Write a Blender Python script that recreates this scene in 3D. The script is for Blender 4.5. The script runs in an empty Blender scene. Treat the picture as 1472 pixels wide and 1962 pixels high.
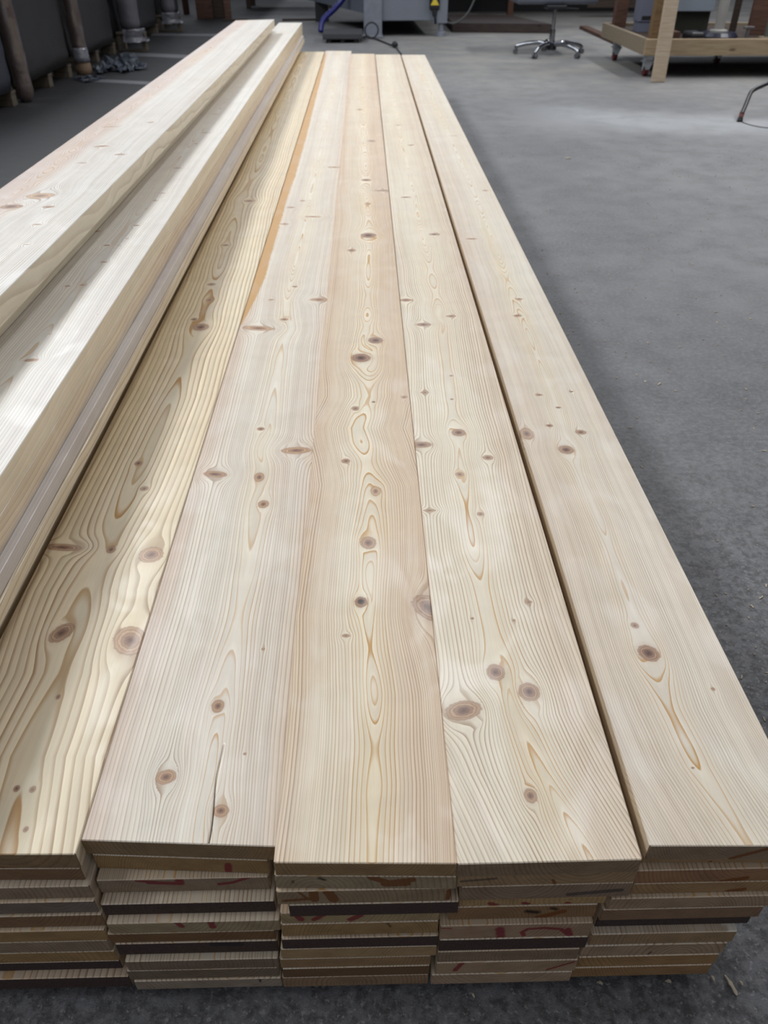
import bpy, bmesh, math, random
import numpy as np
from mathutils import Vector, Matrix

random.seed(7)
rng = np.random.default_rng(11)
SC = bpy.context.scene
COL = SC.collection

# ------------------------------------------------------------------ camera
FPX, CX, CY = 1474.0, 736.0, 981.0
PITCH = math.atan(1113.0 / 1474.0)
YAW = math.asin(41.0 / math.sqrt(41.0 ** 2 + 1113.0 ** 2 + 1474.0 ** 2))
CZ = 1.128                      # camera height above the floor
cam_d = bpy.data.cameras.new('camera')
cam = bpy.data.objects.new('camera', cam_d)
COL.objects.link(cam)
SC.camera = cam
fwd = Vector((math.sin(YAW) * math.cos(PITCH), math.cos(YAW) * math.cos(PITCH), -math.sin(PITCH)))
rgt = Vector((math.cos(YAW), -math.sin(YAW), 0.0))
upv = rgt.cross(fwd)
M = Matrix((rgt, upv, -fwd)).transposed().to_4x4()
M.translation = Vector((0, 0, CZ))
cam.matrix_world = M
cam_d.sensor_fit = 'VERTICAL'
cam_d.sensor_height = 36.0
cam_d.lens = FPX / 1962.0 * 36.0
cam_d.clip_start = 0.02
cam_d.clip_end = 100
cam_d.dof.use_dof = True
cam_d.dof.focus_distance = 1.15
cam_d.dof.aperture_fstop = 7.5

# ------------------------------------------------------------------ view, world, lamps
SC.view_settings.view_transform = 'Standard'
SC.view_settings.look = 'None'
SC.view_settings.gamma = 1.0
SC.view_settings.use_curve_mapping = False
SC.view_settings.exposure = -0.08

w = bpy.data.worlds.new('world')
SC.world = w
w.use_nodes = True
w.node_tree.nodes['Background'].inputs[0].default_value = (0.86, 0.90, 1.0, 1)
w.node_tree.nodes['Background'].inputs[1].default_value = 0.36


def tube_lamp(name, x, y0, y1, z, width, power, col=(0.925, 0.962, 1.0)):
    d = bpy.data.lights.new(name, 'AREA')
    d.shape = 'RECTANGLE'
    d.size = width
    d.size_y = y1 - y0
    d.energy = power
    d.color = col
    o = bpy.data.objects.new(name, d)
    COL.objects.link(o)
    o.location = (x, (y0 + y1) / 2, z)
    return o


tube_lamp('left_tube_row', -3.9, 0.3, 10.5, 5.2, 1.2, 590)
tube_lamp('middle_tube_row', 0.9, 2.0, 10.5, 5.6, 0.8, 150)
tube_lamp('right_tube_row', 5.2, 5.5, 12.0, 4.8, 0.5, 350, (0.97, 0.98, 1.0))
high_ = tube_lamp('added_far_fill', 0.5, 22.5, 24.5, 5.2, 15.0, 180, (0.86, 0.93, 1.0))  # added light with no known window behind it, gives far boards their sheen
high_.rotation_euler = (math.radians(-80), 0, 0)


# ------------------------------------------------------------------ pixel rays (1472 x 1962 frame of the photograph)


def ray(px, py):
    return (fwd * FPX + rgt * (px - CX) - upv * (py - CY)).normalized()


def on_z(px, py, z):
    d = ray(px, py)
    t = (z - CZ) / d.z
    return Vector((0, 0, CZ)) + d * t


def on_y(px, py, y):
    d = ray(px, py)
    return Vector((0, 0, CZ)) + d * (y / d.y)


# ------------------------------------------------------------------ tagging
def tag(o, label=None, cat=None, group=None, kind=None):
    if label:
        o['label'] = label
    if cat:
        o['category'] = cat
    if group:
        o['group'] = group
    if kind:
        o['kind'] = kind
    return o


def empty(name, loc, label, cat, group=None, rz=0.0):
    o = bpy.data.objects.new(name, None)
    o.empty_display_size = 0.05
    COL.objects.link(o)
    o.location = loc
    o.rotation_euler = (0, 0, rz)
    return tag(o, label, cat, group)


def link_mesh(name, me, mats, parent=None, loc=None):
    for m in mats:
        me.materials.append(m)
    o = bpy.data.objects.new(name, me)
    COL.objects.link(o)
    if parent is not None:
        o.parent = parent
    if loc is not None:
        o.location = loc
    return o


def from_bm(name, bm, mat, parent=None, loc=None, smooth=False):
    me = bpy.data.meshes.new(name)
    bm.normal_update()
    bm.to_mesh(me)
    bm.free()
    if smooth:
        for p in me.polygons:
            p.use_smooth = True
    return link_mesh(name, me, [mat], parent, loc)


def bm_box(bm, c, s, bevel=0.0, rot=None):
    r = bmesh.ops.create_cube(bm, size=1.0)
    vs = r['verts']
    bmesh.ops.scale(bm, vec=Vector(s), verts=vs)
    if bevel > 0:
        es = list({e for v in vs for e in v.link_edges})
        rb = bmesh.ops.bevel(bm, geom=es, offset=bevel, segments=2, affect='EDGES', profile=0.5)
        vs = list({v for f in rb['faces'] for v in f.verts} | {v for v in vs if v.is_valid})
    if rot is not None:
        bmesh.ops.rotate(bm, cent=(0, 0, 0), matrix=rot, verts=vs)
    bmesh.ops.translate(bm, vec=Vector(c), verts=vs)
    return vs


def bm_tube(bm, pts, rad, seg=12, caps=True):
    pts = [Vector(p) for p in pts]
    n = len(pts)
    if not hasattr(rad, '__len__'):
        rad = [rad] * n
    rings = []
    prev = None
    for i, p in enumerate(pts):
        t = (pts[min(i + 1, n - 1)] - pts[max(i - 1, 0)]).normalized()
        if prev is None:
            a = t.orthogonal().normalized()
        else:
            a = (prev - t * prev.dot(t)).normalized()
        prev = a
        b = t.cross(a)
        rings.append([bm.verts.new(p + (a * math.cos(2 * math.pi * k / seg) + b * math.sin(2 * math.pi * k / seg)) * rad[i]) for k in range(seg)])
    for i in range(n - 1):
        for k in range(seg):
            bm.faces.new((rings[i][k], rings[i][(k + 1) % seg], rings[i + 1][(k + 1) % seg], rings[i + 1][k]))
    if caps:
        bm.faces.new(rings[0][::-1])
        bm.faces.new(rings[-1])


def smooth_path(pts, n=8):
    pts = [Vector(p) for p in pts]
    out = []
    for i in range(len(pts) - 1):
        p0 = pts[max(i - 1, 0)]
        p1, p2 = pts[i], pts[i + 1]
        p3 = pts[min(i + 2, len(pts) - 1)]
        for k in range(n):
            t = k / n
            out.append(0.5 * ((2 * p1) + (p2 - p0) * t + (2 * p0 - 5 * p1 + 4 * p2 - p3) * t * t + (3 * p1 - p0 - 3 * p2 + p3) * t ** 3))
    out.append(pts[-1])
    return out


# ------------------------------------------------------------------ node helpers
class NT:
    def __init__(s, name):
        s.mat = bpy.data.materials.new(name)
        s.mat.use_nodes = True
        s.t = s.mat.node_tree
        s.t.nodes.clear()
        s.out = s.t.nodes.new('ShaderNodeOutputMaterial')
        s.b = s.t.nodes.new('ShaderNodeBsdfPrincipled')
        s.t.links.new(s.b.outputs[0], s.out.inputs[0])

    def _set(s, sock, v):
        if v is None:
            return
        if isinstance(v, bpy.types.NodeSocket):
            s.t.links.new(v, sock)
        elif isinstance(v, (tuple, list)) and len(v) == 3 and sock.type == 'RGBA':
            sock.default_value = (*v, 1)
        else:
            sock.default_value = v

    def attr(s, name, color=False):
        n = s.t.nodes.new('ShaderNodeAttribute')
        n.attribute_name = name
        return n.outputs['Color'] if color else n.outputs['Fac']

    def m(s, op, a, b=None, c=None, clamp=False):
        n = s.t.nodes.new('ShaderNodeMath')
        n.operation = op
        n.use_clamp = clamp
        s._set(n.inputs[0], a)
        s._set(n.inputs[1], b)
        s._set(n.inputs[2], c)
        return n.outputs[0]

    def mr(s, v, a, b, c=0.0, d=1.0, smooth=True):
        n = s.t.nodes.new('ShaderNodeMapRange')
        n.interpolation_type = 'SMOOTHSTEP' if smooth else 'LINEAR'
        s._set(n.inputs[0], v)
        s._set(n.inputs[1], a)
        s._set(n.inputs[2], b)
        s._set(n.inputs[3], c)
        s._set(n.inputs[4], d)
        return n.outputs[0]

    def mix(s, f, a, b, mode='MIX'):
        n = s.t.nodes.new('ShaderNodeMix')
        n.data_type = 'RGBA'
        n.blend_type = mode
        s._set(n.inputs[0], f)
        s._set(n.inputs[6], a)
        s._set(n.inputs[7], b)
        return n.outputs[2]

    def coord(s, kind='Object'):
        if not hasattr(s, '_tc'):
            s._tc = s.t.nodes.new('ShaderNodeTexCoord')
        return s._tc.outputs[kind]

    def coordY(s):
        q = s.t.nodes.new('ShaderNodeSeparateXYZ')
        s.t.links.new(s.coord(), q.inputs[0])
        return q.outputs[1]

    def mapping(s, v, scale=(1, 1, 1), loc=(0, 0, 0), rot=(0, 0, 0)):
        n = s.t.nodes.new('ShaderNodeMapping')
        s._set(n.inputs[0], v)
        n.inputs[1].default_value = loc
        n.inputs[2].default_value = rot
        n.inputs[3].default_value = scale
        return n.outputs[0]

    def addv(s, v, sc):
        n = s.t.nodes.new('ShaderNodeVectorMath')
        n.operation = 'ADD'
        s._set(n.inputs[0], v)
        s._set(n.inputs[1], sc)
        return n.outputs[0]

    def noise(s, v, scale=5.0, detail=2.0, rough=0.5, dist=0.0):
        n = s.t.nodes.new('ShaderNodeTexNoise')
        s._set(n.inputs['Vector'], v)
        n.inputs['Scale'].default_value = scale
        n.inputs['Detail'].default_value = detail
        n.inputs['Roughness'].default_value = rough
        n.inputs['Distortion'].default_value = dist
        return n.outputs['Fac']

    def voro(s, v, scale=5.0, feature='F1', out='Distance', rnd=1.0):
        n = s.t.nodes.new('ShaderNodeTexVoronoi')
        n.feature = feature
        s._set(n.inputs['Vector'], v)
        n.inputs['Scale'].default_value = scale
        n.inputs['Randomness'].default_value = rnd
        return n.outputs[out]

    def white1(s, w_):
        n = s.t.nodes.new('ShaderNodeTexWhiteNoise')
        n.noise_dimensions = '1D'
        s._set(n.inputs['W'], w_)
        return n.outputs['Value']

    def bump(s, h, strength=0.3, dist=0.001):
        n = s.t.nodes.new('ShaderNodeBump')
        n.inputs['Strength'].default_value = strength
        n.inputs['Distance'].default_value = dist
        s._set(n.inputs['Height'], h)
        s.t.links.new(n.outputs[0], s.b.inputs['Normal'])

    def fin(s, color=None, rough=None, metal=None, spec=None, coat=None, emis=None):
        s._set(s.b.inputs['Base Color'], color)
        s._set(s.b.inputs['Roughness'], rough)
        s._set(s.b.inputs['Metallic'], metal)
        s._set(s.b.inputs['Specular IOR Level'], spec)
        s._set(s.b.inputs['Coat Weight'], coat)
        return s.mat


# ------------------------------------------------------------------ wood
def wood_common(n, end):
    N = n.attr('ring')
    seed = n.attr('seed')
    f = n.m('FRACT', N)
    rid = n.m('ADD', n.m('FLOOR', N), n.m('MULTIPLY', seed, 37.3))
    r = n.white1(rid)
    return N, seed, f, r


def rid_of(n, N, seed):
    return n.m('ADD', n.m('FLOOR', N), n.m('MULTIPLY', seed, 11.7))


def make_wood_long():
    n = NT('planed_larch')
    N, seed, f, r = wood_common(n, False)
    width = n.attr('linew')
    lo = n.m('SUBTRACT', 0.93, width)
    up = n.mr(f, lo, 0.94)
    dn = n.mr(f, 0.945, 0.998, 1.0, 0.0)
    line = n.m('MULTIPLY', n.m('MULTIPLY', up, dn), n.m('ADD', 0.45, n.m('MULTIPLY', r, 0.55)))
    pos = n.addv(n.coord(), n.attr('seedv', True))
    fib = n.noise(n.mapping(pos, (420, 9, 420)), 1.0, 3.0, 0.6)
    fib2 = n.noise(n.mapping(pos, (60, 3.0, 60)), 1.0, 2.0, 0.5)
    fig = n.noise(n.mapping(pos, (9, 14, 9)), 1.0, 2.0, 0.5, 0.6)
    spk = n.noise(n.mapping(pos, (900, 120, 900)), 1.0, 2.0, 0.6)
    tone = n.m('ADD', n.attr('tone'), n.m('MULTIPLY', n.m('SUBTRACT', fib2, 0.5), 0.35), clamp=True)
    base = n.mix(tone, (0.84, 0.745, 0.555), (0.66, 0.45, 0.285))
    base = n.mix(n.attr('bleach'), base, n.mix(tone, (0.70, 0.68, 0.635), (0.54, 0.44, 0.41)))
    yel = n.attr('yellow')
    base = n.mix(n.m('MULTIPLY', yel, 0.75), base, (0.70, 0.545, 0.285))
    grey = n.attr('grey')
    base = n.mix(n.m('MULTIPLY', grey, 0.8), base, (0.36, 0.33, 0.30))
    warm = n.attr('warm')
    r2 = n.white1(n.m('ADD', rid_of(n, N, seed), 0.37))
    rb = n.m('ADD', 0.90, n.m('ADD', n.m('MULTIPLY', r2, 0.12), n.m('MULTIPLY', n.mr(f, 0.0, 0.35, 1.0, 0.0), 0.07)))
    cb = n.t.nodes.new('ShaderNodeCombineColor')
    for k in range(3):
        n._set(cb.inputs[k], rb)
    base = n.mix(1.0, base, cb.outputs[0], 'MULTIPLY')
    lc = n.mix(warm, (0.225, 0.120, 0.058), (0.50, 0.245, 0.040))
    col = n.mix(n.m('MULTIPLY', line, n.attr('contrast'), clamp=True), base, lc)
    v = n.m('ADD', n.m('ADD', 0.82, n.m('MULTIPLY', fib, 0.17)), n.m('ADD', n.m('MULTIPLY', fig, 0.16), n.m('MULTIPLY', spk, 0.06)))
    g = n.t.nodes.new('ShaderNodeCombineColor')
    for k in range(3):
        n._set(g.inputs[k], v)
    col = n.mix(1.0, col, g.outputs[0], 'MULTIPLY')
    # knots
    K = n.attr('knot')
    kd = n.attr('knotdark')
    wob = n.m('ADD', K, n.m('MULTIPLY', n.m('SUBTRACT', n.noise(n.mapping(pos, (160, 160, 160)), 1.0, 3.0), 0.5), 0.30))
    mask = n.mr(wob, 0.90, 1.08, 1.0, 0.0)
    kring = n.m('MULTIPLY_ADD', n.m('SINE', n.m('MULTIPLY', wob, 26.0)), 0.5, 0.5)
    kc1 = n.mix(kd, (0.66, 0.47, 0.30), (0.44, 0.27, 0.17))
    kc2 = n.mix(kd, (0.50, 0.32, 0.19), (0.25, 0.145, 0.095))
    kc = n.mix(kring, kc1, kc2)
    core = n.mr(wob, 0.25, 0.72, 1.0, 0.0)
    kc = n.mix(core, kc, n.mix(kd, (0.36, 0.22, 0.145), (0.135, 0.066, 0.048)))
    core2 = n.mr(wob, 0.05, 0.30, 1.0, 0.0)
    kc = n.mix(n.m('MULTIPLY', core2, 0.8), kc, n.mix(kd, (0.20, 0.115, 0.08), (0.045, 0.022, 0.02)))
    ringb = n.m('MULTIPLY', n.mr(wob, 0.82, 0.98), n.mr(wob, 1.0, 1.14, 1.0, 0.0))
    halo = n.mr(wob, 1.0, 1.7, 0.40, 0.0)
    col = n.mix(n.m('MULTIPLY', halo, n.m('ADD', 0.25, n.m('MULTIPLY', kd, 0.5))), col, (0.50, 0.33, 0.22))
    col = n.mix(mask, col, kc)
    col = n.mix(n.m('MULTIPLY', ringb, 0.45), col, (0.26, 0.14, 0.08))
    # stains with a shape of their own
    edgen = n.noise(n.mapping(pos, (260, 40, 260)), 1.0, 3.0)
    amb = n.mr(n.m('ADD', n.attr('amber'), n.m('MULTIPLY', n.m('SUBTRACT', edgen, 0.5), 0.4)), 0.42, 0.58)
    col = n.mix(n.m('MULTIPLY', amb, 0.9), col, n.mix(fib, (0.50, 0.265, 0.075), (0.60, 0.345, 0.12)))
    dk = n.attr('dark')
    col = n.mix(dk, col, (0.05, 0.03, 0.025))
    n.bump(n.m('ADD', fib, n.m('MULTIPLY', line, 0.5)), 0.10, 0.0006)
    ro = n.m('ADD', 0.30, n.m('MULTIPLY', fib, 0.14))
    silk = n.mr(n.noise(n.mapping(pos, (14, 7, 14)), 1.0, 2.0, 0.5, 0.8), 0.48, 0.72, 0.45, 1.5)
    return n.fin(col, ro, 0.0, silk)


def make_wood_end():
    n = NT('sawn_end_grain')
    N, seed, f, r = wood_common(n, True)
    up = n.mr(f, 0.45, 0.93)
    dn = n.mr(f, 0.94, 1.0, 1.0, 0.0)
    line = n.m('MULTIPLY', n.m('MULTIPLY', up, dn), n.m('ADD', 0.4, n.m('MULTIPLY', r, 0.6)))
    pos = n.addv(n.coord(), n.attr('seedv', True))
    mot = n.noise(n.mapping(pos, (28, 28, 45)), 1.0, 4.0, 0.6)
    fine = n.noise(n.mapping(pos, (700, 700, 700)), 1.0, 3.0, 0.7)
    base = n.mix(1.0, n.attr('endcol', True), (1.5, 1.42, 1.32), 'MULTIPLY')
    base = n.mix(n.mr(mot, 0.3, 0.75, 0.0, 0.55), base, n.mix(0.62, base, (0.11, 0.065, 0.035)))
    base = n.mix(n.mr(fine, 0.3, 0.7, 0.0, 0.35), base, n.mix(0.55, base, (0.05, 0.03, 0.02)))
    col = n.mix(n.m('MULTIPLY', line, 0.5), base, n.mix(0.75, base, (0.07, 0.035, 0.018)))
    rn = n.noise(n.mapping(pos, (380, 380, 380)), 1.0, 3.0)
    wobn = n.m('MULTIPLY', n.m('SUBTRACT', rn, 0.5), 0.5)
    amb = n.mr(n.m('ADD', n.attr('amber'), wobn), 0.45, 0.55)
    col = n.mix(n.m('MULTIPLY', amb, 0.85), col, (0.17, 0.055, 0.012))
    red = n.mr(n.m('ADD', n.attr('red'), wobn), 0.35, 0.75)
    col = n.mix(n.m('MULTIPLY', red, 0.85), col, (0.20, 0.018, 0.030))
    pt = n.mr(n.m('ADD', n.attr('paint'), wobn), 0.35, 0.65)
    col = n.mix(n.m('MULTIPLY', pt, 0.9), col, n.mix(rn, (0.022, 0.014, 0.013), (0.085, 0.062, 0.058)))
    ink = n.mr(n.m('ADD', n.attr('ink'), wobn), 0.35, 0.75)
    col = n.mix(n.m('MULTIPLY', ink, 0.62), col, (0.018, 0.018, 0.026))
    dk = n.attr('dark')
    col = n.mix(dk, col, (0.012, 0.008, 0.006))
    n.bump(n.m('ADD', fine, n.m('MULTIPLY', line, 0.6)), 0.6, 0.0012)
    return n.fin(col, 0.85, 0.0, 0.2)


WOOD = make_wood_long()
WEND = make_wood_end()


def vnoise(x, y, seed):
    r = np.random.default_rng(seed).random((64, 64))
    xi = np.floor(x).astype(int)
    yi = np.floor(y).astype(int)
    fx = x - xi
    fy = y - yi
    fx = fx * fx * (3 - 2 * fx)
    fy = fy * fy * (3 - 2 * fy)
    g = lambda a, b: r[a % 64, b % 64]
    return (g(xi, yi) * (1 - fx) * (1 - fy) + g(xi + 1, yi) * fx * (1 - fy) + g(xi, yi + 1) * (1 - fx) * fy + g(xi + 1, yi + 1) * fx * fy) * 2 - 1


def fbm(x, y, seed, o=3):
    s = 0
    a = 1.0
    for k in range(o):
        s = s + a * vnoise(x * 2 ** k, y * 2 ** k, seed + k * 13)
        a *= 0.5
    return s / 1.7


class Board:
    """field of growth rings, knots and stains in board coordinates: u across, s along, d depth under the face"""

    def __init__(b, W, L, T, seed, rw=0.004, d0=0.022, damp=0.010, dlen=0.5, centre=None, flip=False,
                 knots=(), tone=None, contrast=0.8, yellow=0.0, endcol=(0.25, 0.17, 0.10), warmth=0.8, linew=0.45, bleach=0.0):
        b.bleach = bleach
        b.W, b.L, b.T, b.seed = W, L, T, seed
        b.rw, b.d0, b.damp, b.dlen = rw, d0, damp, dlen
        b.flip = flip
        b.centre = centre or [(0.0, 0.0), (L, 0.0)]
        b.knots = list(knots)
        b.tone = tone
        b.contrast = contrast
        b.yellow = yellow
        b.endcol = endcol
        b.warmth = warmth
        b.linew = linew
        b.extra = None
        q = np.linspace(0, 0.6, 1200)
        wv = rw * (1 + 0.42 * vnoise(q / (rw * 3.1), q * 0, seed + 5) + 0.25 * vnoise(q / (rw * 9), q * 0 + 3, seed + 6))
        b.q = q
        b.cum = np.concatenate([[0], np.cumsum(np.diff(q) / wv[1:])])

    def field(b, u, s, d):
        cs = np.array(b.centre)
        uc = np.interp(s, cs[:, 0], cs[:, 1]) + 0.006 * vnoise(s * 2.2, s * 0, b.seed + 1)
        u2 = u.copy()
        near = np.full(u.shape, 9.0)
        kd = np.zeros(u.shape)
        for (ku, ks, a, dark, st, *rest) in b.knots:
            a = a * 0.86
            rot = rest[0] if rest else 0.0
            x = u - ku
            y = s - ks
            xr = x * math.cos(rot) + y * math.sin(rot)
            yr = -x * math.sin(rot) + y * math.cos(rot)
            m = np.hypot(x, y / 2) < 9 * a
            if not m.any():
                continue
            A = 1.18 * a
            ysc = min(2.1, max(0.45, 1.9 * st))
            rho2 = x[m] ** 2 + (y[m] / ysc) ** 2 + 1e-9
            f = np.minimum(A * A / rho2, 0.97) * np.exp(-rho2 / (3.6 * a) ** 2)
            u2[m] = u2[m] - x[m] * f
            k = np.hypot(xr[m], yr[m] / st) / a * (1 + 0.0 * y[m])
            k = k + np.maximum(0, d[m]) * 6.0
            sel = k < near[m]
            idx = np.where(m.ravel())[0]
            nf = near.ravel()
            kf = kd.ravel()
            nf[idx[sel]] = k[sel]
            kf[idx[sel]] = dark
        du = u2 - uc
        dd = b.d0 + b.damp * vnoise(s / b.dlen, s * 0 + 7, b.seed + 2) + 0.35 * b.damp * vnoise(s / b.dlen * 3.3, s * 0 + 2, b.seed + 3)
        dd = np.maximum(dd, 0.003)
        sign = -1 if b.flip else 1
        dep = np.abs(dd + sign * d)
        dep = np.where(dep < 0.002, 0.002, dep)
        wig = 0.0016 * fbm(u * 22 + 5, s * 2.6, b.seed + 4) + 0.0004 * fbm(u * 60, s * 14, b.seed + 8)
        R = np.sqrt(du ** 2 + dep ** 2) + wig
        R = np.clip(R, 0, 0.59)
        N = np.interp(R, b.q, b.cum)
        cen = np.exp(-(du / 0.028) ** 2)
        return N, near, kd, cen, du


def grid(nu, nv, off):
    i = np.arange(nv - 1)[:, None] * nu + np.arange(nu - 1)[None, :] + off
    return np.stack([i, i + 1, i + nu + 1, i + nu], -1).reshape(-1, 4)


def build_board(name, bd, loc, rz, detail='top', skew=0.0, bow=0.0, lift=None, crack=None, marks=None, side_detail=False, paint=0.0, farskew=None):
    """one board, local axes: x across, y along from the near end, z up from its underside"""
    W, L, T = bd.W, bd.L, bd.T
    V, F, MI = [], [], []
    U, S, D, Z = [], [], [], []
    reg = []
    off = 0

    def add(us, ss, zs, shape, mat, region, flipf=False):
        nonlocal off
        nv, nu = shape
        V.append(np.stack([us.ravel(), ss.ravel(), zs.ravel()], -1))
        q = grid(nu, nv, off)
        if flipf:
            q = q[:, ::-1]
        F.append(q)
        MI.append(np.full(len(q), mat))
        reg.append(np.full(nu * nv, region))
        off += nu * nv

    c = min(0.0011, T * 0.05)
    if detail == 'top':
        uu = np.linspace(-W / 2 + c, W / 2 - c, 88)
        ss = np.concatenate([np.arange(c, 1.5, 0.0026), np.arange(1.5, 3.2, 0.006), np.arange(3.2, L - c, 0.015), [L - c]])
    elif detail == 'far':
        uu = np.linspace(-W / 2 + c, W / 2 - c, 60)
        ss = np.concatenate([[c], np.arange(0.08, 3.2, 0.006), np.arange(3.2, L - c, 0.015), [L - c]])
    else:
        uu = np.linspace(-W / 2 + c, W / 2 - c, 60)
        ss = np.concatenate([np.arange(c, 0.05, 0.004), np.linspace(0.06, L - c, 24)])
    if crack is not None:
        cu, cs1, cw = crack
        uu = np.sort(np.concatenate([uu[np.abs(uu - cu) > 0.0042], [cu - 0.0034, cu - 0.0009, cu - 0.0005, cu, cu + 0.0005, cu + 0.0009, cu + 0.0034]]))
    GU, GS = np.meshgrid(uu, ss)
    GZ = np.full(GU.shape, T)
    gdark = np.zeros(GU.shape)
    if crack is not None:
        wgl = 0.0025 * np.sin(GS * 38 + 1.0) * np.exp(-((GU - cu) / 0.012) ** 2) * np.clip((cs1 - GS) / 0.05, 0, 1)
        t = np.clip((cs1 - GS) / cs1, 0, 1)
        prox = np.abs(GU - cu)
        GU2 = GU.copy()
        inner = (prox < 0.0010) & (prox > 0.0007)
        GU2[inner] = cu + np.sign(GU[inner] - cu) * (0.00005 + cw * t[inner] ** 0.7)
        cen_ = prox < 0.0006
        GU2[cen_] = cu + np.sign(GU[cen_] - cu) * (prox[cen_] > 1e-5) * (0.00003 + 0.85 * cw * t[cen_] ** 0.7)
        GZ[cen_] -= 0.009 * (t[cen_] > 0) * np.minimum(1, t[cen_] * 4)
        gdark[cen_] = np.minimum(1, t[cen_] * 6)
        GU = GU2 + wgl
    add(GU, GS, GZ, GU.shape, 0, 0)
    topn = GU.size
    # near end
    nz = max(4, int(T / 0.002))
    eu = np.linspace(-W / 2 + c, W / 2 - c, max(8, int(W / 0.0019)))
    ez = np.linspace(c, T - c, nz)
    EU, EZ = np.meshgrid(eu, ez)
    add(EU, np.zeros(EU.shape), EZ, EU.shape, 1, 1)
    # far end
    EU2, EZ2 = np.meshgrid(np.linspace(-W / 2 + c, W / 2 - c, 24), np.linspace(c, T - c, 4))
    add(EU2, np.full(EU2.shape, L), EZ2, EU2.shape, 1, 2, True)
    # sides
    if side_detail:
        sy = np.concatenate([np.arange(c, 3.0, 0.008), np.arange(3.0, L - c, 0.03), [L - c]])
    else:
        sy = np.concatenate([np.arange(c, 0.06, 0.01), np.linspace(0.08, L - c, 40)])
    sz = np.linspace(c, T - c, 9)
    SY, SZ = np.meshgrid(sy, sz)
    add(np.full(SY.shape, W / 2), SY, SZ, SY.shape, 0, 3)
    add(np.full(SY.shape, -W / 2), SY, SZ, SY.shape, 0, 4, True)
    # underside
    BU, BS = np.meshgrid(np.linspace(-W / 2 + c, W / 2 - c, 12), np.linspace(c, L - c, 24))
    add(BU, BS, np.zeros(BU.shape), BU.shape, 0, 5, True)
    V = np.concatenate(V)
    reg = np.concatenate(reg)

    # eased edges that close the shell between the six faces
    def strip(ia, ib, mat, fl):
        q = np.stack([ia[:-1], ia[1:], ib[1:], ib[:-1]], -1)
        if fl:
            q = q[:, ::-1]
        F.append(q)
        MI.append(np.full(len(q), mat))

    extraV = []

    def edge_pair(xs1, ys1, zs1, xs2, ys2, zs2, mat, fl, region):
        nonlocal off
        k = len(np.atleast_1d(xs1))
        extraV.append((np.stack([xs1, ys1, zs1], -1), np.full(k, region)))
        extraV.append((np.stack([xs2, ys2, zs2], -1), np.full(k, region)))
        ia = np.arange(k) + off
        ib = np.arange(k) + off + k
        off += 2 * k
        strip(ia, ib, mat, fl)

    o1 = lambda a, v: np.full(len(a), v)
    tu, tsn = GU[0], GS[:, 0]
    edge_pair(tu, o1(tu, 0.0), o1(tu, T - c), tu, o1(tu, c), o1(tu, T), 0, False, 0)
    edge_pair(tu, o1(tu, L), o1(tu, T - c), tu, o1(tu, L - c), o1(tu, T), 0, True, 0)
    edge_pair(o1(tsn, W / 2), tsn, o1(tsn, T - c), o1(tsn, W / 2 - c), tsn, o1(tsn, T), 0, False, 0)
    edge_pair(o1(tsn, -W / 2), tsn, o1(tsn, T - c), o1(tsn, -W / 2 + c), tsn, o1(tsn, T), 0, True, 0)
    edge_pair(ez * 0 + W / 2 - c, ez * 0, ez, ez * 0 + W / 2, ez * 0 + c, ez, 1, True, 1)
    edge_pair(ez * 0 - W / 2 + c, ez * 0, ez, ez * 0 - W / 2, ez * 0 + c, ez, 1, False, 1)
    for ev, er in extraV:
        V = np.concatenate([V, ev])
        reg = np.concatenate([reg, er])
    gd = np.zeros(len(V))
    gd[:topn] = gdark.ravel()

    u, s, z = V[:, 0].copy(), V[:, 1].copy(), V[:, 2].copy()
    dep = T - z
    N, K, KD, cen, du = bd.field(u, s, dep)
    K = np.minimum(K, 4.0)
    n_ = len(V)
    A = {}
    A['ring'] = N
    isend = (reg == 1) | (reg == 2)
    K = np.where(isend, 4.0, K)
    A['knot'] = K
    A['knotdark'] = KD
    tone = bd.tone(u, s) if bd.tone else 0.25 + 0.25 * np.abs(u) / (W / 2)
    tone = tone + 0.16 * fbm(u * 25, s * 1.1, bd.seed + 20) + 0.10 * fbm(u * 9, s * 4, bd.seed + 24)
    A['tone'] = np.clip(tone, 0, 1)
    A['yellow'] = np.clip(bd.yellow + 0.35 * fbm(u * 16, s * 1.4, bd.seed + 30) * (0.3 + cen), 0, 1)
    A['bleach'] = np.where(reg == 0, bd.bleach, 0.0 if bd.bleach < 0.95 else bd.bleach)
    A['warm'] = np.clip(cen * bd.warmth * 1.2 + 0.18, 0, 1)
    A['contrast'] = np.clip(bd.contrast * (0.95 + 0.4 * cen + 0.5 * fbm(u * 30, s * 1.5, bd.seed + 40)), 0, 1)
    A['contrast'] = np.where((reg == 3) | (reg == 4), A['contrast'] * 0.5, A['contrast'])
    A['linew'] = np.clip(bd.linew * (1 - 0.45 * cen), 0.12, 0.7)
    for k in ('amber', 'grey', 'dark', 'red', 'paint', 'ink'):
        A[k] = np.zeros(n_)
    A['dark'] = gd
    A['paint'] = np.where(reg == 1, paint, 0.0)
    if bd.extra:
        bd.extra(A, u, s, z, reg)
    if marks:
        e = reg == 1
        for (kind, pts, rad) in marks:
            pts = [np.array(p) for p in pts]
            dist = np.full(n_, 9.0)
            for a_, b_ in zip(pts[:-1], pts[1:]):
                ab = b_ - a_
                tt = np.clip(((u - a_[0]) * ab[0] + (z - a_[1]) * ab[1]) / (ab @ ab + 1e-12), 0, 1)
                dist = np.minimum(dist, np.hypot(u - a_[0] - tt * ab[0], z - a_[1] - tt * ab[1]))
            A[kind] = np.maximum(A[kind], np.where(e, np.clip(1.15 - dist / rad * 0.65, 0, 1), 0))
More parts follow.
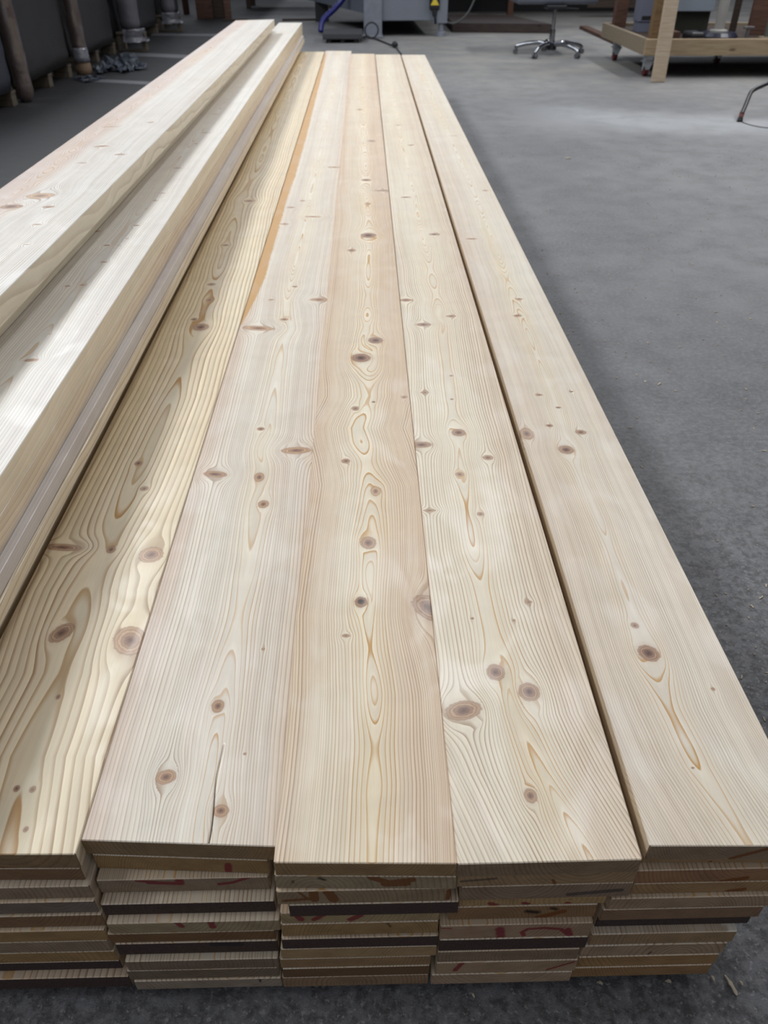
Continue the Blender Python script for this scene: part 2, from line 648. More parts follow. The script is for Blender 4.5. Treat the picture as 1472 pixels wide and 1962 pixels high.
    # place: skewed saw cut and slight bow
    t = V[:, 1] / L
    fs = skew if farskew is None else farskew
    V[:, 1] += V[:, 0] * (skew * (1 - t) + fs * t)
    V[:, 0] += bow * 4 * t * (1 - t)
    if lift:
        V[:, 2] += lift * 4 * t * (1 - t)
    me = bpy.data.meshes.new(name)
    Fa = np.concatenate(F)
    me.vertices.add(len(V))
    me.vertices.foreach_set('co', V.ravel().astype(np.float32))
    me.loops.add(Fa.size)
    me.loops.foreach_set('vertex_index', Fa.ravel().astype(np.int32))
    me.polygons.add(len(Fa))
    me.polygons.foreach_set('loop_start', np.arange(0, Fa.size, 4, dtype=np.int32))
    me.materials.append(WOOD)
    me.materials.append(WEND)
    me.polygons.foreach_set('material_index', np.concatenate(MI).astype(np.int32))
    me.update(calc_edges=True)
    A['seed'] = np.full(n_, float(bd.seed % 97))
    for k, v in A.items():
        at = me.attributes.new(k, 'FLOAT', 'POINT')
        at.data.foreach_set('value', v.astype(np.float32))
    for k, colr in (('seedv', (bd.seed * 1.37 % 11, bd.seed * 2.11 % 13, bd.seed * 0.77 % 7)), ('endcol', bd.endcol)):
        at = me.attributes.new(k, 'FLOAT_COLOR', 'POINT')
        at.data.foreach_set('color', np.tile(np.array([*colr, 1.0], dtype=np.float32), n_))
    o = bpy.data.objects.new(name, me)
    COL.objects.link(o)
    o.location = loc
    o.rotation_euler = (0, 0, rz)
    return o


ORD = ['top', 'second', 'third', 'fourth', 'fifth', 'sixth', 'seventh', 'eighth', 'ninth', 'tenth', 'eleventh', 'twelfth',
       'thirteenth', 'fourteenth', 'fifteenth', 'sixteenth', 'seventeenth', 'eighteenth', 'nineteenth']
BASE = 0.020   # top of the thin battens the stack lies on


def top_board(corners, h, T, seed, knots_px=(), centre_px=None, **kw):
    """corners: near-left, near-right, far-left, far-right pixels of the top face at height CZ-h"""
    z = CZ - h
    nl, nr, fl, fr = [on_z(*p, z) for p in corners]
    near = (nl + nr) / 2
    far = (fl + fr) / 2
    d = far - near
    L = d.length
    rz = math.atan2(-d.x, d.y)
    W = ((nr - nl).length + (fr - fl).length) / 2
    ca, sa = math.cos(-rz), math.sin(-rz)

    def loc(p):
        q = p - near
        return (q.x * ca - q.y * sa, q.x * sa + q.y * ca)

    nlq, nrq = loc(nl), loc(nr)
    skew = (nrq[1] - nlq[1]) / (nrq[0] - nlq[0])

    def px2us(px, py):
        return loc(on_z(px, py, z))

    kn = []
    for k in knots_px:
        px, py, a, dark, st, *rot = k
        u, s = px2us(px, py)
        u1, s1 = px2us(px + a, py)
        kn.append((u, s, abs(u1 - u), dark, st, *rot))
    cen = None
    if centre_px:
        cen = sorted([(px2us(*p)[1], px2us(*p)[0]) for p in centre_px])
    bd = Board(W, L, T, seed, centre=cen, knots=kn, **kw)
    bd.px2us = px2us
    return bd, near, rz, skew, W, L


# ---- tone functions
def seg(u, W, stops):
    xs = [s_[0] * W - W / 2 for s_ in stops]
    return np.interp(u, xs, [s_[1] for s_ in stops])


# ================================================================== STRUCTURE
def make_floor_mat():
    n = NT('worn_concrete')
    P = n.coord('Object')
    big = n.noise(P, 0.7, 4.0, 0.55)
    mid = n.noise(P, 6.0, 5.0, 0.62)
    fin_ = n.noise(P, 70.0, 4.0, 0.7)
    grit = n.noise(P, 420.0, 2.0, 0.6)
    v1 = n.voro(P, 75.0)
    base = n.mix(n.mr(big, 0.3, 0.7), (0.135, 0.135, 0.140), (0.205, 0.202, 0.200))
    base = n.mix(n.mr(mid, 0.35, 0.75, 0.0, 0.6), base, (0.105, 0.102, 0.102))
    nearf = n.mr(n.m('ADD', n.coordY(), n.m('MULTIPLY', big, 1.2)), 1.2, 3.4, 1.0, 0.0)
    agg = n.noise(P, 38.0, 3.0, 0.75)
    base = n.mix(n.m('MULTIPLY', nearf, n.mr(agg, 0.40, 0.60, 0.0, 0.80)), base, (0.050, 0.048, 0.047))
    base = n.mix(n.m('MULTIPLY', nearf, n.mr(n.noise(P, 130.0, 2.0, 0.6), 0.57, 0.70, 0.0, 0.6)), base, (0.33, 0.32, 0.31))
    base = n.mix(n.mr(fin_, 0.42, 0.72, 0.0, 0.55), base, (0.245, 0.24, 0.24))
    base = n.mix(n.mr(grit, 0.55, 0.75, 0.0, 0.5), base, (0.055, 0.053, 0.055))
    fleck = n.m('MULTIPLY', n.mr(v1, 0.05, 0.16, 1.0, 0.0), n.mr(n.noise(P, 31.0, 1.0), 0.52, 0.68))
    base = n.mix(n.m('MULTIPLY', fleck, 0.55), base, (0.42, 0.40, 0.37))
    hole = n.m('MULTIPLY', n.mr(n.voro(P, 21.0), 0.03, 0.10, 1.0, 0.0), n.mr(n.noise(P, 9.0, 1.0), 0.60, 0.68))
    base = n.mix(hole, base, (0.03, 0.03, 0.032))
    # pale irregular streak across the aisle
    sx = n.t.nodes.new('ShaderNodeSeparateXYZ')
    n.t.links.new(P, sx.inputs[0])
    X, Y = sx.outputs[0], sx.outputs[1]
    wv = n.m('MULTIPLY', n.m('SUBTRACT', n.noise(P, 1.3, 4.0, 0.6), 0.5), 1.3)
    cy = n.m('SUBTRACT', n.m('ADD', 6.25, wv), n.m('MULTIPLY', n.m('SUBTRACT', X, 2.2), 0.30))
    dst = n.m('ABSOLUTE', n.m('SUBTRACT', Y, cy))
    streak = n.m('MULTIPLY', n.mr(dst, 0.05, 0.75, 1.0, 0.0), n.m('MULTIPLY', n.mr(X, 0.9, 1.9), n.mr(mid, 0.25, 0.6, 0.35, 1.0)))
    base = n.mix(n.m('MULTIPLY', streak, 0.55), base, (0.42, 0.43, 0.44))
    # beige saw dust towards the machines
    dust = n.m('MULTIPLY', n.mr(Y, 6.5, 9.5), n.mr(X, -0.4, 1.0))
    base = n.mix(n.m('MULTIPLY', dust, n.mr(n.noise(P, 2.0, 4.0), 0.35, 0.7, 0.15, 0.6)), base, (0.29, 0.275, 0.24))
    # left floor darkened in colour, standing in for shade of the pallet loads
    left_shade = n.mr(X, -1.75, -1.45, 1.0, 0.0)
    base = n.mix(n.m('MULTIPLY', left_shade, 1.0), base, (0.021, 0.021, 0.022))
    ro = n.m('ADD', 0.50, n.m('MULTIPLY', mid, 0.25))
    n.bump(n.m('ADD', fin_, n.m('MULTIPLY', grit, 0.6)), 0.45, 0.003)
    return n.fin(base, ro, 0.0, 0.4)


def simple(name, col, rough=0.5, metal=0.0, var=0.15, sc=8.0, spec=0.4, bump=0.0, coat=None, bsc=30.0):
    n = NT(name)
    P = n.coord('Object')
    nz = n.noise(P, sc, 4.0, 0.6)
    dk = tuple(c * (1 - var) for c in col)
    lt = tuple(min(1, c * (1 + var)) for c in col)
    c = n.mix(nz, dk, lt)
    if bump:
        n.bump(n.noise(P, bsc, 3.0, 0.6), bump, 0.01)
    return n.fin(c, rough, metal, spec, coat)


def rough_wood(name, col, dark, sc=6.0, rough=0.7):
    n = NT(name)
    P = n.coord('Object')
    g = n.noise(n.mapping(P, (2.0, 26, 26)), sc / 3, 4.0, 0.6, 0.5)
    k = n.voro(n.mapping(P, (1.6, 4, 4)), 1.6)
    c = n.mix(n.mr(g, 0.3, 0.75), col, dark)
    c = n.mix(n.mr(k, 0.04, 0.12, 0.8, 0.0), c, tuple(x * 0.35 for x in dark))
    n.bump(g, 0.3, 0.004)
    return n.fin(c, rough, 0.0, 0.25)


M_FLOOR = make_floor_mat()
M_WALL = simple('dark_workshop_wall', (0.012, 0.011, 0.011), 0.9, var=0.35, sc=1.5)
bm = bmesh.new()
vs = [bm.verts.new(p) for p in ((-9, -4, 0), (11, -4, 0), (11, 24, 0), (-9, 24, 0))]
bm.faces.new(vs)
r_ = bmesh.ops.extrude_face_region(bm, geom=bm.faces[:])
bmesh.ops.translate(bm, vec=(0, 0, -0.15), verts=[v for v in r_['geom'] if isinstance(v, bmesh.types.BMVert)])
bmesh.ops.recalc_face_normals(bm, faces=bm.faces[:])
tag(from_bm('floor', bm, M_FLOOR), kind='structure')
for nm, c_, s_ in (('wall_back', (1, 24.6, 2.0), (20.4, 0.2, 4)), ('wall_left', (-9.1, 10, 3.5), (0.2, 28, 7)), ('wall_right', (11.1, 10, 3.5), (0.2, 28, 7))):
    bm = bmesh.new()
    bm_box(bm, c_, s_)
    tag(from_bm(nm, bm, M_WALL), kind='structure')
# streaks of light across the left aisle, put in as pale-coloured strips
M_LIGHT_STREAK = simple('light_streak_paint', (0.105, 0.105, 0.112), 0.6, var=0.25, sc=9.0)
for k, (pa, pb, hw) in enumerate((((165, 153), (300, 160), 3.0), ((235, 103), (372, 109), 3.4), ((290, 66), (420, 67), 2.2))):
    a0, a1 = on_z(pa[0], pa[1] - hw, 0.002), on_z(pa[0], pa[1] + hw, 0.002)
    b0, b1 = on_z(pb[0], pb[1] - hw, 0.002), on_z(pb[0], pb[1] + hw, 0.002)
    bm = bmesh.new()
    vv = []
    for p in (a1, b1, b0, a0):
        vv.append(bm.verts.new((p.x, p.y, 0.0)))
    tv = [bm.verts.new((v.co.x, v.co.y, 0.002)) for v in vv]
    bm.faces.new(tv)
    bm.faces.new(vv[::-1])
    for q in range(4):
        bm.faces.new((vv[q], vv[(q + 1) % 4], tv[(q + 1) % 4], tv[q]))
    tag(from_bm('floor_light_streak', bm, M_LIGHT_STREAK), kind='structure')

# ================================================================== FRONT STACK
T27 = 0.0273


def knots_sorted(x):
    return x


# ---------------- top boards
top_specs = {}
# A: yellowish wide-ringed board
bd, near, rz, sk, W_, L_ = top_board(
    ((-217, 1638), (149.5, 1637), (576, 99), (621, 99)), 0.832, 0.0305, 101,
    knots_px=[(118, 1213, 21, .65, 1.5, -.5), (250, 1226, 34, .30, 1.3, .5), (290, 1062, 26, .35, 1.0, .3), (213, 1053, 10, .5, 1.3),
              (265, 888, 8, .7, 1.2), (277, 936, 9, .5, 1.0), (112, 1335, 5, .8, 1.5), (32, 1511, 7, .9, 1.2), (63, 1512, 7, .5, 1.2), (50, 1588, 6, .6, 1.2),
              (385, 627, 17, .65, 1.1), (372, 612, 7, .8, 1.0), (120, 1050, 42, .55, .28, -.1), (402, 575, 8, .5, 1), (460, 268, 14, .3, .6),
              (478, 385, 12, .3, .7), (405, 545, 9, .5, .9), (432, 470, 8, .4, .8)],
    centre_px=[(20, 1640), (60, 1450), (130, 1290), (170, 1130), (225, 1000), (290, 850), (330, 760), (380, 620), (450, 420), (560, 160)],
    bleach=0.15, rw=0.0088, d0=0.020, damp=0.016, dlen=0.42, yellow=0.38, contrast=0.85, linew=0.5, warmth=0.45, endcol=(0.20, 0.135, 0.075),
    tone=lambda u, s: seg(u, 0.217, [(0, .35), (.5, .18), (1, .12)]))


def a_extra(A, u, s, z, reg):
    A['yellow'] = np.clip(A['yellow'] + 0.45 * np.clip(0.1 - u / 0.10, 0, 1) * np.clip((s - 0.25) / 0.4, 0.15, 1), 0, 1)
    A['contrast'] = np.clip(A['contrast'] * 1.15, 0, 1)


bd.extra = a_extra
topA = (bd, near, rz, sk)
bd, near, rz, sk, W_, L_ = top_board(
    ((160, 1610), (522, 1622), (625, 99), (672, 96)), 0.835, 0.0305, 102,
    knots_px=[(497, 914, 11, .45, 1.6), (505, 965, 12, .45, 1.2), (412, 911, 26, .62, .45, -.1), (418, 1352, 14, .55, 1.3), (318, 1491, 22, .5, .8, .3),
              (424, 1550, 17, .5, .9), (568, 861, 32, .35, .42, .1), (500, 822, 8, .6, .9), (495, 630, 34, .28, .35, -.1), (545, 612, 9, .5, .8),
              (565, 549, 6, .8, .7), (612, 573, 20, .4, .45), (505, 1240, 4, .8, 1), (470, 1440, 4, .8, 1), (520, 575, 6, .6, .7), (640, 320, 14, .3, .4),
              (558, 398, 9, .5, .6), (545, 430, 10, .4, .5), (600, 415, 18, .25, .3), (580, 385, 6, .5, .7)],
    centre_px=[(385, 1620), (415, 1400), (440, 1250), (470, 1080), (497, 900), (520, 760), (548, 600), (590, 400), (640, 160)],
    bleach=0.50, rw=0.0045, d0=0.018, damp=0.013, dlen=0.40, contrast=0.62, linew=0.42, warmth=0.8, endcol=(0.21, 0.15, 0.085),
    tone=lambda u, s: seg(u, 0.217, [(0, .72), (.09, .55), (.12, .30), (.5, .14), (.8, .20), (1, .30)]))


def b_extra(A, u, s, z, reg, bd=bd):
    # amber heart streak along the left edge between two pixel rows
    us, ss = zip(*[bd.px2us(*p) for p in ((466, 624), (482, 575), (497, 530), (520, 460), (548, 380), (562, 335), (580, 270), (594, 220), (607, 170), (617, 125), (625, 103))])
    widths_px = [3, 14, 20, 17, 15, 17, 15, 12, 9, 6, 3]
    wd = []
    for (p, w_) in zip(((466, 624), (482, 575), (497, 530), (520, 460), (548, 380), (562, 335), (580, 270), (594, 220), (607, 170), (617, 125), (625, 103)), widths_px):
        a = bd.px2us(*p)[0]
        b = bd.px2us(p[0] + w_, p[1])[0]
        wd.append(b - a)
    wid = np.interp(s, ss, wd)
    inside = (s > min(ss)) & (s < max(ss)) & (reg == 0)
    dd = (u + bd.W / 2) / np.maximum(wid, 1e-4)
    A['amber'] = np.maximum(A['amber'], np.where(inside, np.clip(1.5 - dd, 0, 1), 0))


bd.extra = b_extra
topB = (bd, near, rz, sk)
bd, near, rz, sk, W_, L_ = top_board(
    ((523, 1653), (878, 1655), (672, 103), (718, 103)), 0.808, T27, 103,
    knots_px=[(692, 686, 21, 1.0, 1.0), (720, 652, 16, .95, 1.0), (706, 451, 17, .95, .95), (674, 480, 9, .55, 1.0), (720, 941, 11, .12, 1.6),
              (706, 1040, 17, .42, 1.25), (692, 1154, 14, .85, 1.2), (663, 884, 9, .7, 1.0), (681, 783, 8, .6, 1.2), (716, 770, 4, .9, 1),
              (663, 1219, 9, .5, .6), (826, 1163, 32, .70, 1.5, .75), (702, 345, 11, .75, .8), (705, 390, 6, .5, 1), (712, 270, 9, .5, .9), (735, 365, 22, .45, .35), (775, 760, 7, .3, 1), (690, 210, 7, .6, .8)],
    centre_px=[(705, 1655), (712, 1500), (712, 1330), (700, 1180), (706, 1040), (716, 930), (690, 820), (712, 760), (705, 650), (706, 450), (695, 150)],
    bleach=0.18, rw=0.0044, d0=0.019, damp=0.014, dlen=0.26, contrast=0.78, linew=0.48, warmth=1.0, yellow=0.12, endcol=(0.24, 0.165, 0.085),
    tone=lambda u, s: seg(u, 0.20, [(0, .72), (.10, .62), (.16, .42), (.4, .25), (.55, .22), (.68, .55), (.8, .72), (.93, .66), (.95, .82), (1, .80)]))


def c_extra(A, u, s, z, reg, bd=bd):
    hu, hs = bd.px2us(692, 1152)
    r = np.hypot(u - hu, (s - hs) / 0.9)
    A['dark'] = np.maximum(A['dark'], np.where(reg == 0, np.clip(1.6 - r / 0.0048, 0, 1), 0))
    pu, ps = bd.px2us(838, 1155)
    m = np.exp(-((u - pu) / 0.022) ** 2 - ((s - ps) / 0.035) ** 2)
    A['grey'] = np.maximum(A['grey'], 0.8 * m * (reg == 0))


bd.extra = c_extra
topC = (bd, near, rz, sk)
bd, near, rz, sk, W_, L_ = top_board(
    ((880, 1656), (1229, 1647), (719.5, 104), (767, 105)), 0.808, T27, 104,
    knots_px=[(879, 829, 15, .7, 1.0), (935, 877, 12, .45, .8), (881, 909, 9, .4, 1.0), (808, 852, 22, .7, .55), (921, 985, 8, .5, .9),
              (950, 1288, 20, .62, 1.15), (1014, 1326, 23, .62, 1.1), (888, 1361, 40, .50, .62, .25), (1017, 1525, 14, .5, 1.3), (812, 622, 16, .75, .55),
              (865, 606, 11, .5, .6), (1013, 1154, 8, .5, .7), (985, 1189, 4, .7, 1), (833, 449, 11, .8, .7), (823, 978, 14, .4, .3), (814, 752, 9, .5, .6),
              (905, 1185, 4, .7, 1), (865, 720, 4, .6, 1), (778, 378, 10, .6, .6), (866, 765, 4, .7, .8), (778, 575, 14, .5, .6), (788, 278, 8, .6, .7), (763, 240, 7, .5, .6)],
    centre_px=[(1130, 1650), (1035, 1480), (985, 1370), (950, 1220), (915, 1060), (893, 930), (876, 820), (858, 720), (838, 580), (812, 450), (745, 150)],
    bleach=0.28, rw=0.0046, d0=0.017, damp=0.013, dlen=0.36, contrast=0.85, linew=0.46, warmth=1.0, yellow=0.12, endcol=(0.20, 0.15, 0.10),
    tone=lambda u, s: seg(u, 0.20, [(0, .22), (.4, .12), (.6, .18), (.8, .42), (1, .52)]))
topD = (bd, near, rz, sk)
bd, near, rz, sk, W_, L_ = top_board(
    ((1243, 1621), (1578, 1621), (770, 105), (814, 105)), 0.810, 0.0290, 105,
    knots_px=[(1243, 1252, 22, .85, 1.1, .3), (1217, 1199, 9, .65, 1.0), (1085, 862, 17, .72, 1.0), (1113, 828, 12, .7, .8), (1053, 816, 8, .8, .7),
              (1070, 781, 6, .8, .7), (1033, 757, 8, .6, .6), (1095, 750, 5, .8, .7), (1010, 832, 15, .5, 1.6), (992, 605, 9, .8, .6),
              (995, 573, 8, .5, .7), (904, 458, 13, .5, .4), (1366, 1319, 5, .5, 1), (1328, 1472, 4, .6, .8), (930, 365, 7, .4, .6), (870, 260, 8, .4, .5)],
    centre_px=[(1440, 1640), (1330, 1470), (1278, 1360), (1235, 1240), (1190, 1110), (1150, 1000), (1095, 870), (1055, 750), (990, 590), (930, 420), (830, 190)],
    bleach=0.42, rw=0.0036, d0=0.016, damp=0.011, dlen=0.34, contrast=0.60, linew=0.45, warmth=0.9, yellow=0.10, endcol=(0.21, 0.16, 0.11),
    tone=lambda u, s: seg(u, 0.195, [(0, .45), (.3, .28), (.5, .15), (.8, .12), (1, .35)]))
topE = (bd, near, rz, sk)

TOPS = {'A': topA, 'B': topB, 'C': topC, 'D': topD, 'E': topE}
TOPZ = {'A': 0.832, 'B': 0.835, 'C': 0.808, 'D': 0.808, 'E': 0.810}
PLACE = {'A': 'leftmost front pile', 'B': 'second front pile from left', 'C': 'middle front pile', 'D': 'fourth front pile from left', 'E': 'rightmost front pile'}
TOPLAB = {
    'A': 'top yellowish wide-grained board with a knot at its right edge, beside the grey gap',
    'B': 'top board with a long amber streak and a black split at its near end',
    'C': 'top middle board with dark round knots, a knot hole and pinkish edges',
    'D': 'top board right of middle with a cracked wide knot and two round knots',
    'E': 'top pale board at the right edge of the stack, beside open floor',
}
# lower boards: (front-top y px or None, front-bottom y px, xL px, xR px at the front, end colour, paint, look, marks)
TAN, GRY, BRN, RED_, PAL, DRK = (0.27, 0.18, 0.085), (0.225, 0.18, 0.13), (0.175, 0.108, 0.060), (0.25, 0.13, 0.075), (0.32, 0.24, 0.15), (0.10, 0.075, 0.06)
COLS = {
    'A': [(None, 1672, -260, 174, BRN, 0, 'brown-edged'), (1686, 1709, -250, 176, GRY, 0, 'grey-tan ledged'), (1715, 1737, -255, 187, (0.15, 0.125, 0.11), 0, 'grey-stained'),
          (1741, 1763, -250, 203, BRN, 0, 'dark brown'), (1770, 1791, -245, 203, TAN, 0, 'dull tan'), (None, 1812, -240, 218, GRY, 0, 'faded tan'), (None, 1831, -235, 230, TAN, 0, 'plain tan'),
          (None, 1846, -230, 238, DRK, 1, 'black recessed'), (1860, 1880, -225, 250, BRN, 1, 'reddish-topped dark')],
    'B': [(None, 1668, 184, 519, TAN, 0, 'plain tan'), (1676, 1700, 185, 515, GRY, 0, 'red-crayoned'), (1722, 1743, 188, 526, BRN, 1, 'dark-ended protruding'),
          (1759, 1779, 206, 537, (0.27, 0.22, 0.14), 0, 'pale red-marked'), (None, 1793, 216, 530, (0.15, 0.085, 0.04), .2, 'recessed orange-brown'), (1798, 1819, 222, 533, BRN, 1, 'black-smeared'),
          (1832, 1850, 241, 533, (0.17, 0.13, 0.10), 0, 'grey-brown'), (None, 1867, 250, 536, (0.15, 0.12, 0.09), 0, 'dull brown'), (1870, 1886, 258, 541, (0.26, 0.22, 0.18), 0, 'pale bottom')],
    'C': [(None, 1701, 526, 874, (0.27, 0.225, 0.15), 0, 'amber-patched'), (1705, 1728, 527, 865, (0.23, 0.18, 0.115), 0, 'brown-stained'), (1728, 1749, 553, 880, BRN, 1, 'dark shifted'),
          (None, 1766, 540, 842, (0.30, 0.235, 0.135), 0, 'pale red-dotted'), (1768, 1789, 538, 842, TAN, 0, 'plain tan'), (1796, 1814, 538, 842, BRN, 1, 'charcoal-ended'),
          (None, 1832, 541, 838, (0.31, 0.22, 0.12), 0, 'light tan'), (None, 1848, 538, 825, (0.25, 0.165, 0.09), 0, 'knot-cornered tan'), (1851, 1867, 541, 824, (0.13, 0.08, 0.045), .1, 'deep brown'),
          (None, 1884, 542, 820, (0.235, 0.16, 0.10), 0, 'tan bottom')],
    'D': [(None, 1703, 874, 1218, (0.27, 0.19, 0.11), 0, 'blue-stained tan'), (None, 1726, 881, 1208, (0.20, 0.15, 0.11), 0, 'grey-cornered'), (None, 1741, 879, 1162, (0.32, 0.22, 0.11), 0, 'rough pale sawn'),
          (1741, 1761, 862, 1149, (0.22, 0.135, 0.07), 0, 'orange-knotted'), (1778, 1799, 842, 1140, (0.29, 0.205, 0.14), 0, 'red-lettered protruding'), (1803, 1821, 842, 1131, BRN, 1, 'black-painted'),
          (1826, 1842, 837, 1114, (0.20, 0.155, 0.11), 0, 'grey-brown'), (1843, 1861, 836, 1110, (0.29, 0.215, 0.14), 0, 'red-slashed'), (1863, 1878, 826, 1099, (0.31, 0.235, 0.17), 0, 'pale bottom')],
    'E': [(None, 1668, 1233, 1562, (0.26, 0.18, 0.10), 0, 'arched-grain tan'), (1680, 1704, 1217, 1550, (0.24, 0.135, 0.075), 0, 'reddish knotty'), (None, 1722, 1209, 1525, (0.27, 0.175, 0.09), 0, 'orange-tan'),
          (1733, 1753, 1173, 1500, (0.27, 0.20, 0.14), 0, 'greyish striped'), (None, 1773, 1150, 1460, (0.19, 0.125, 0.08), 0, 'dark tan'), (None, 1786, 1142, 1440, DRK, 1, 'black recessed'),
          (1801, 1820, 1136, 1421, (0.26, 0.18, 0.105), 0, 'white-cornered ledged'), (1823, 1842, 1119, 1402, (0.28, 0.21, 0.145), 0, 'pale tan'), (1844, 1862, 1111, 1386, (0.27, 0.17, 0.08), 0, 'warm tan'),
          (1864, 1881, 1099, 1371, (0.25, 0.155, 0.075), 0, 'ring-grained bottom')],
}
# marks given on the photographed end faces: (column, index) -> [(kind, [(px,py)...], radius px)]
MARKS = {
    ('B', 0): [('red', [(438, 1652), (439, 1666)], 7)],
    ('B', 1): [('red', [(285, 1691), (345, 1693)], 6), ('red', [(340, 1680), (346, 1692)], 8), ('red', [(420, 1694), (445, 1691), (484, 1679)], 4.5), ('red', [(262, 1688), (300, 1690)], 4)],
    ('B', 3): [('red', [(333, 1762), (348, 1775)], 6), ('red', [(402, 1763), (408, 1776)], 7)],
    ('B', 5): [('ink', [(408, 1809), (460, 1809)], 8), ('amber', [(440, 1819), (520, 1818)], 4)],
    ('B', 6): [('amber', [(308, 1838), (345, 1838)], 6)],
    ('B', 8): [('dark', [(498, 1876), (499, 1881)], 2.0)],
    ('C', 0): [('amber', [(712, 1681), (745, 1690), (790, 1683)], 7), ('amber', [(738, 1693), (778, 1691)], 8), ('dark', [(612, 1685), (622, 1688)], 3), ('dark', [(560, 1691), (561, 1695)], 1.5)],
    ('C', 1): [('amber', [(545, 1726), (600, 1722)], 4), ('amber', [(600, 1708), (603, 1724)], 8), ('amber', [(628, 1708), (640, 1724)], 9), ('amber', [(568, 1706), (592, 1724)], 2.5), ('amber', [(860, 1706), (858, 1722)], 4)],
    ('C', 3): [('red', [(567, 1752), (577, 1762)], 7), ('red', [(602, 1762), (622, 1752)], 6), ('red', [(672, 1762), (690, 1754)], 7)],
    ('C', 4): [('dark', [(742, 1768), (749, 1776)], 1.6)],
    ('D', 0): [('ink', [(884, 1688), (950, 1683)], 3.5), ('amber', [(1060, 1686), (1066, 1699)], 3)],
    ('D', 1): [('ink', [(1090, 1714), (1190, 1706)], 6)],
    ('D', 2): [('red', [(940, 1731), (952, 1735)], 6), ('red', [(1004, 1730), (1012, 1732)], 5), ('red', [(1088, 1731), (1092, 1736)], 7)],
    ('D', 3): [('amber', [(1030, 1758), (1080, 1746)], 7), ('dark', [(1010, 1746), (1030, 1748)], 5), ('dark', [(1058, 1740), (1066, 1742)], 4), ('amber', [(849, 1750), (850, 1757)], 5)],
    ('D', 4): [('red', [(958, 1780), (960, 1794)], 9), ('red', [(1004, 1792), (1000, 1786), (1012, 1780), (1045, 1778), (1075, 1780), (1087, 1790)], 4.5), ('red', [(845, 1779), (866, 1779)], 2), ('red', [(1088, 1781), (1092, 1792)], 7)],
    ('D', 7): [('red', [(872, 1859), (886, 1845)], 5.5), ('red', [(1048, 1858), (1100, 1843)], 3)],
    ('E', 0): [('amber', [(1352, 1664), (1362, 1651)], 3)],
    ('E', 1): [('dark', [(1350, 1697), (1356, 1698)], 3.5), ('dark', [(1454, 1690), (1457, 1696)], 3.5), ('amber', [(1380, 1690), (1430, 1682)], 6), ('amber', [(1395, 1704), (1420, 1700)], 5)],
    ('E', 2): [('amber', [(1395, 1708), (1425, 1704)], 6)],
    ('E', 6): [],
    ('E', 7): [('ink', [(1238, 1832), (1248, 1824)], 3)],
}


def add_board_col(key):
    bd, near, rz, sk = TOPS[key]
    zt = CZ - TOPZ[key]
    T = bd.T
    crack = None
    marks = []
    if key == 'B':
        cu = bd.px2us(399, 1600)[0]
        crack = (cu, bd.px2us(400, 1425)[1], 0.0011)
    m_abs = None
    if key == 'E':
        m_abs = [('amber', [(1400, 1645), (1472, 1625)], 5)]
    if key == 'A':
        m_abs = [('amber', [(0, 1662), (60, 1665)], 3)]
    if m_abs:
        for kind, pts, r in m_abs:
            q = []
            for p in pts:
                w_ = on_y(p[0], p[1], near.y)
                q.append((w_.x - near.x, w_.z - (zt - T)))
            marks.append((kind, q, r * 0.00058))
    o = build_board('larch_board', bd, (near.x, near.y, zt - T + 0.0002), rz, 'top', sk, side_detail=(key in 'AE'), crack=crack, marks=marks)
    tag(o, TOPLAB[key], 'board', 'larch boards of the %s' % PLACE[key])
    rows = COLS[key]
    z0 = zt - T
    ts, z, D = [], z0, near.y
    for (yt, yb, *_r) in rows:
        if yt is not None:
            D = on_z(700, yt, z).y
        t_ = z - on_y(700, yb, D).z
        t_ = min(0.0310, max(0.0235, t_))
        ts.append(t_)
        z -= t_
    k_ = (z0 - BASE) / sum(ts)
    z, prevD = z0, near.y
    for i, (yt, yb, xl, xr, ec, pn, look) in enumerate(rows):
        t = ts[i] * k_
        ztop, zbot = z, z - t
        if yt is not None:
            D = min(on_z(700, yt, ztop).y, prevD - 0.001)
        else:
            D = min(max(on_z(700, yb, zbot).y, prevD), prevD + 0.02)
            if D - prevD < 0.003:
                D = prevD
        ROWS.append(dict(key=key, i=i, z0=zbot, z1=ztop, D=D, sk=(sk if i < 2 and yt is None else 0.0), xL=on_z(xl, yt, ztop).x if yt else on_z(xl, yb, zbot).x,
                         xR=on_z(xr, yt, ztop).x if yt else on_z(xr, yb, zbot).x, ec=ec, pn=pn, look=look, L=bd.L))
        z = zbot
        prevD = D


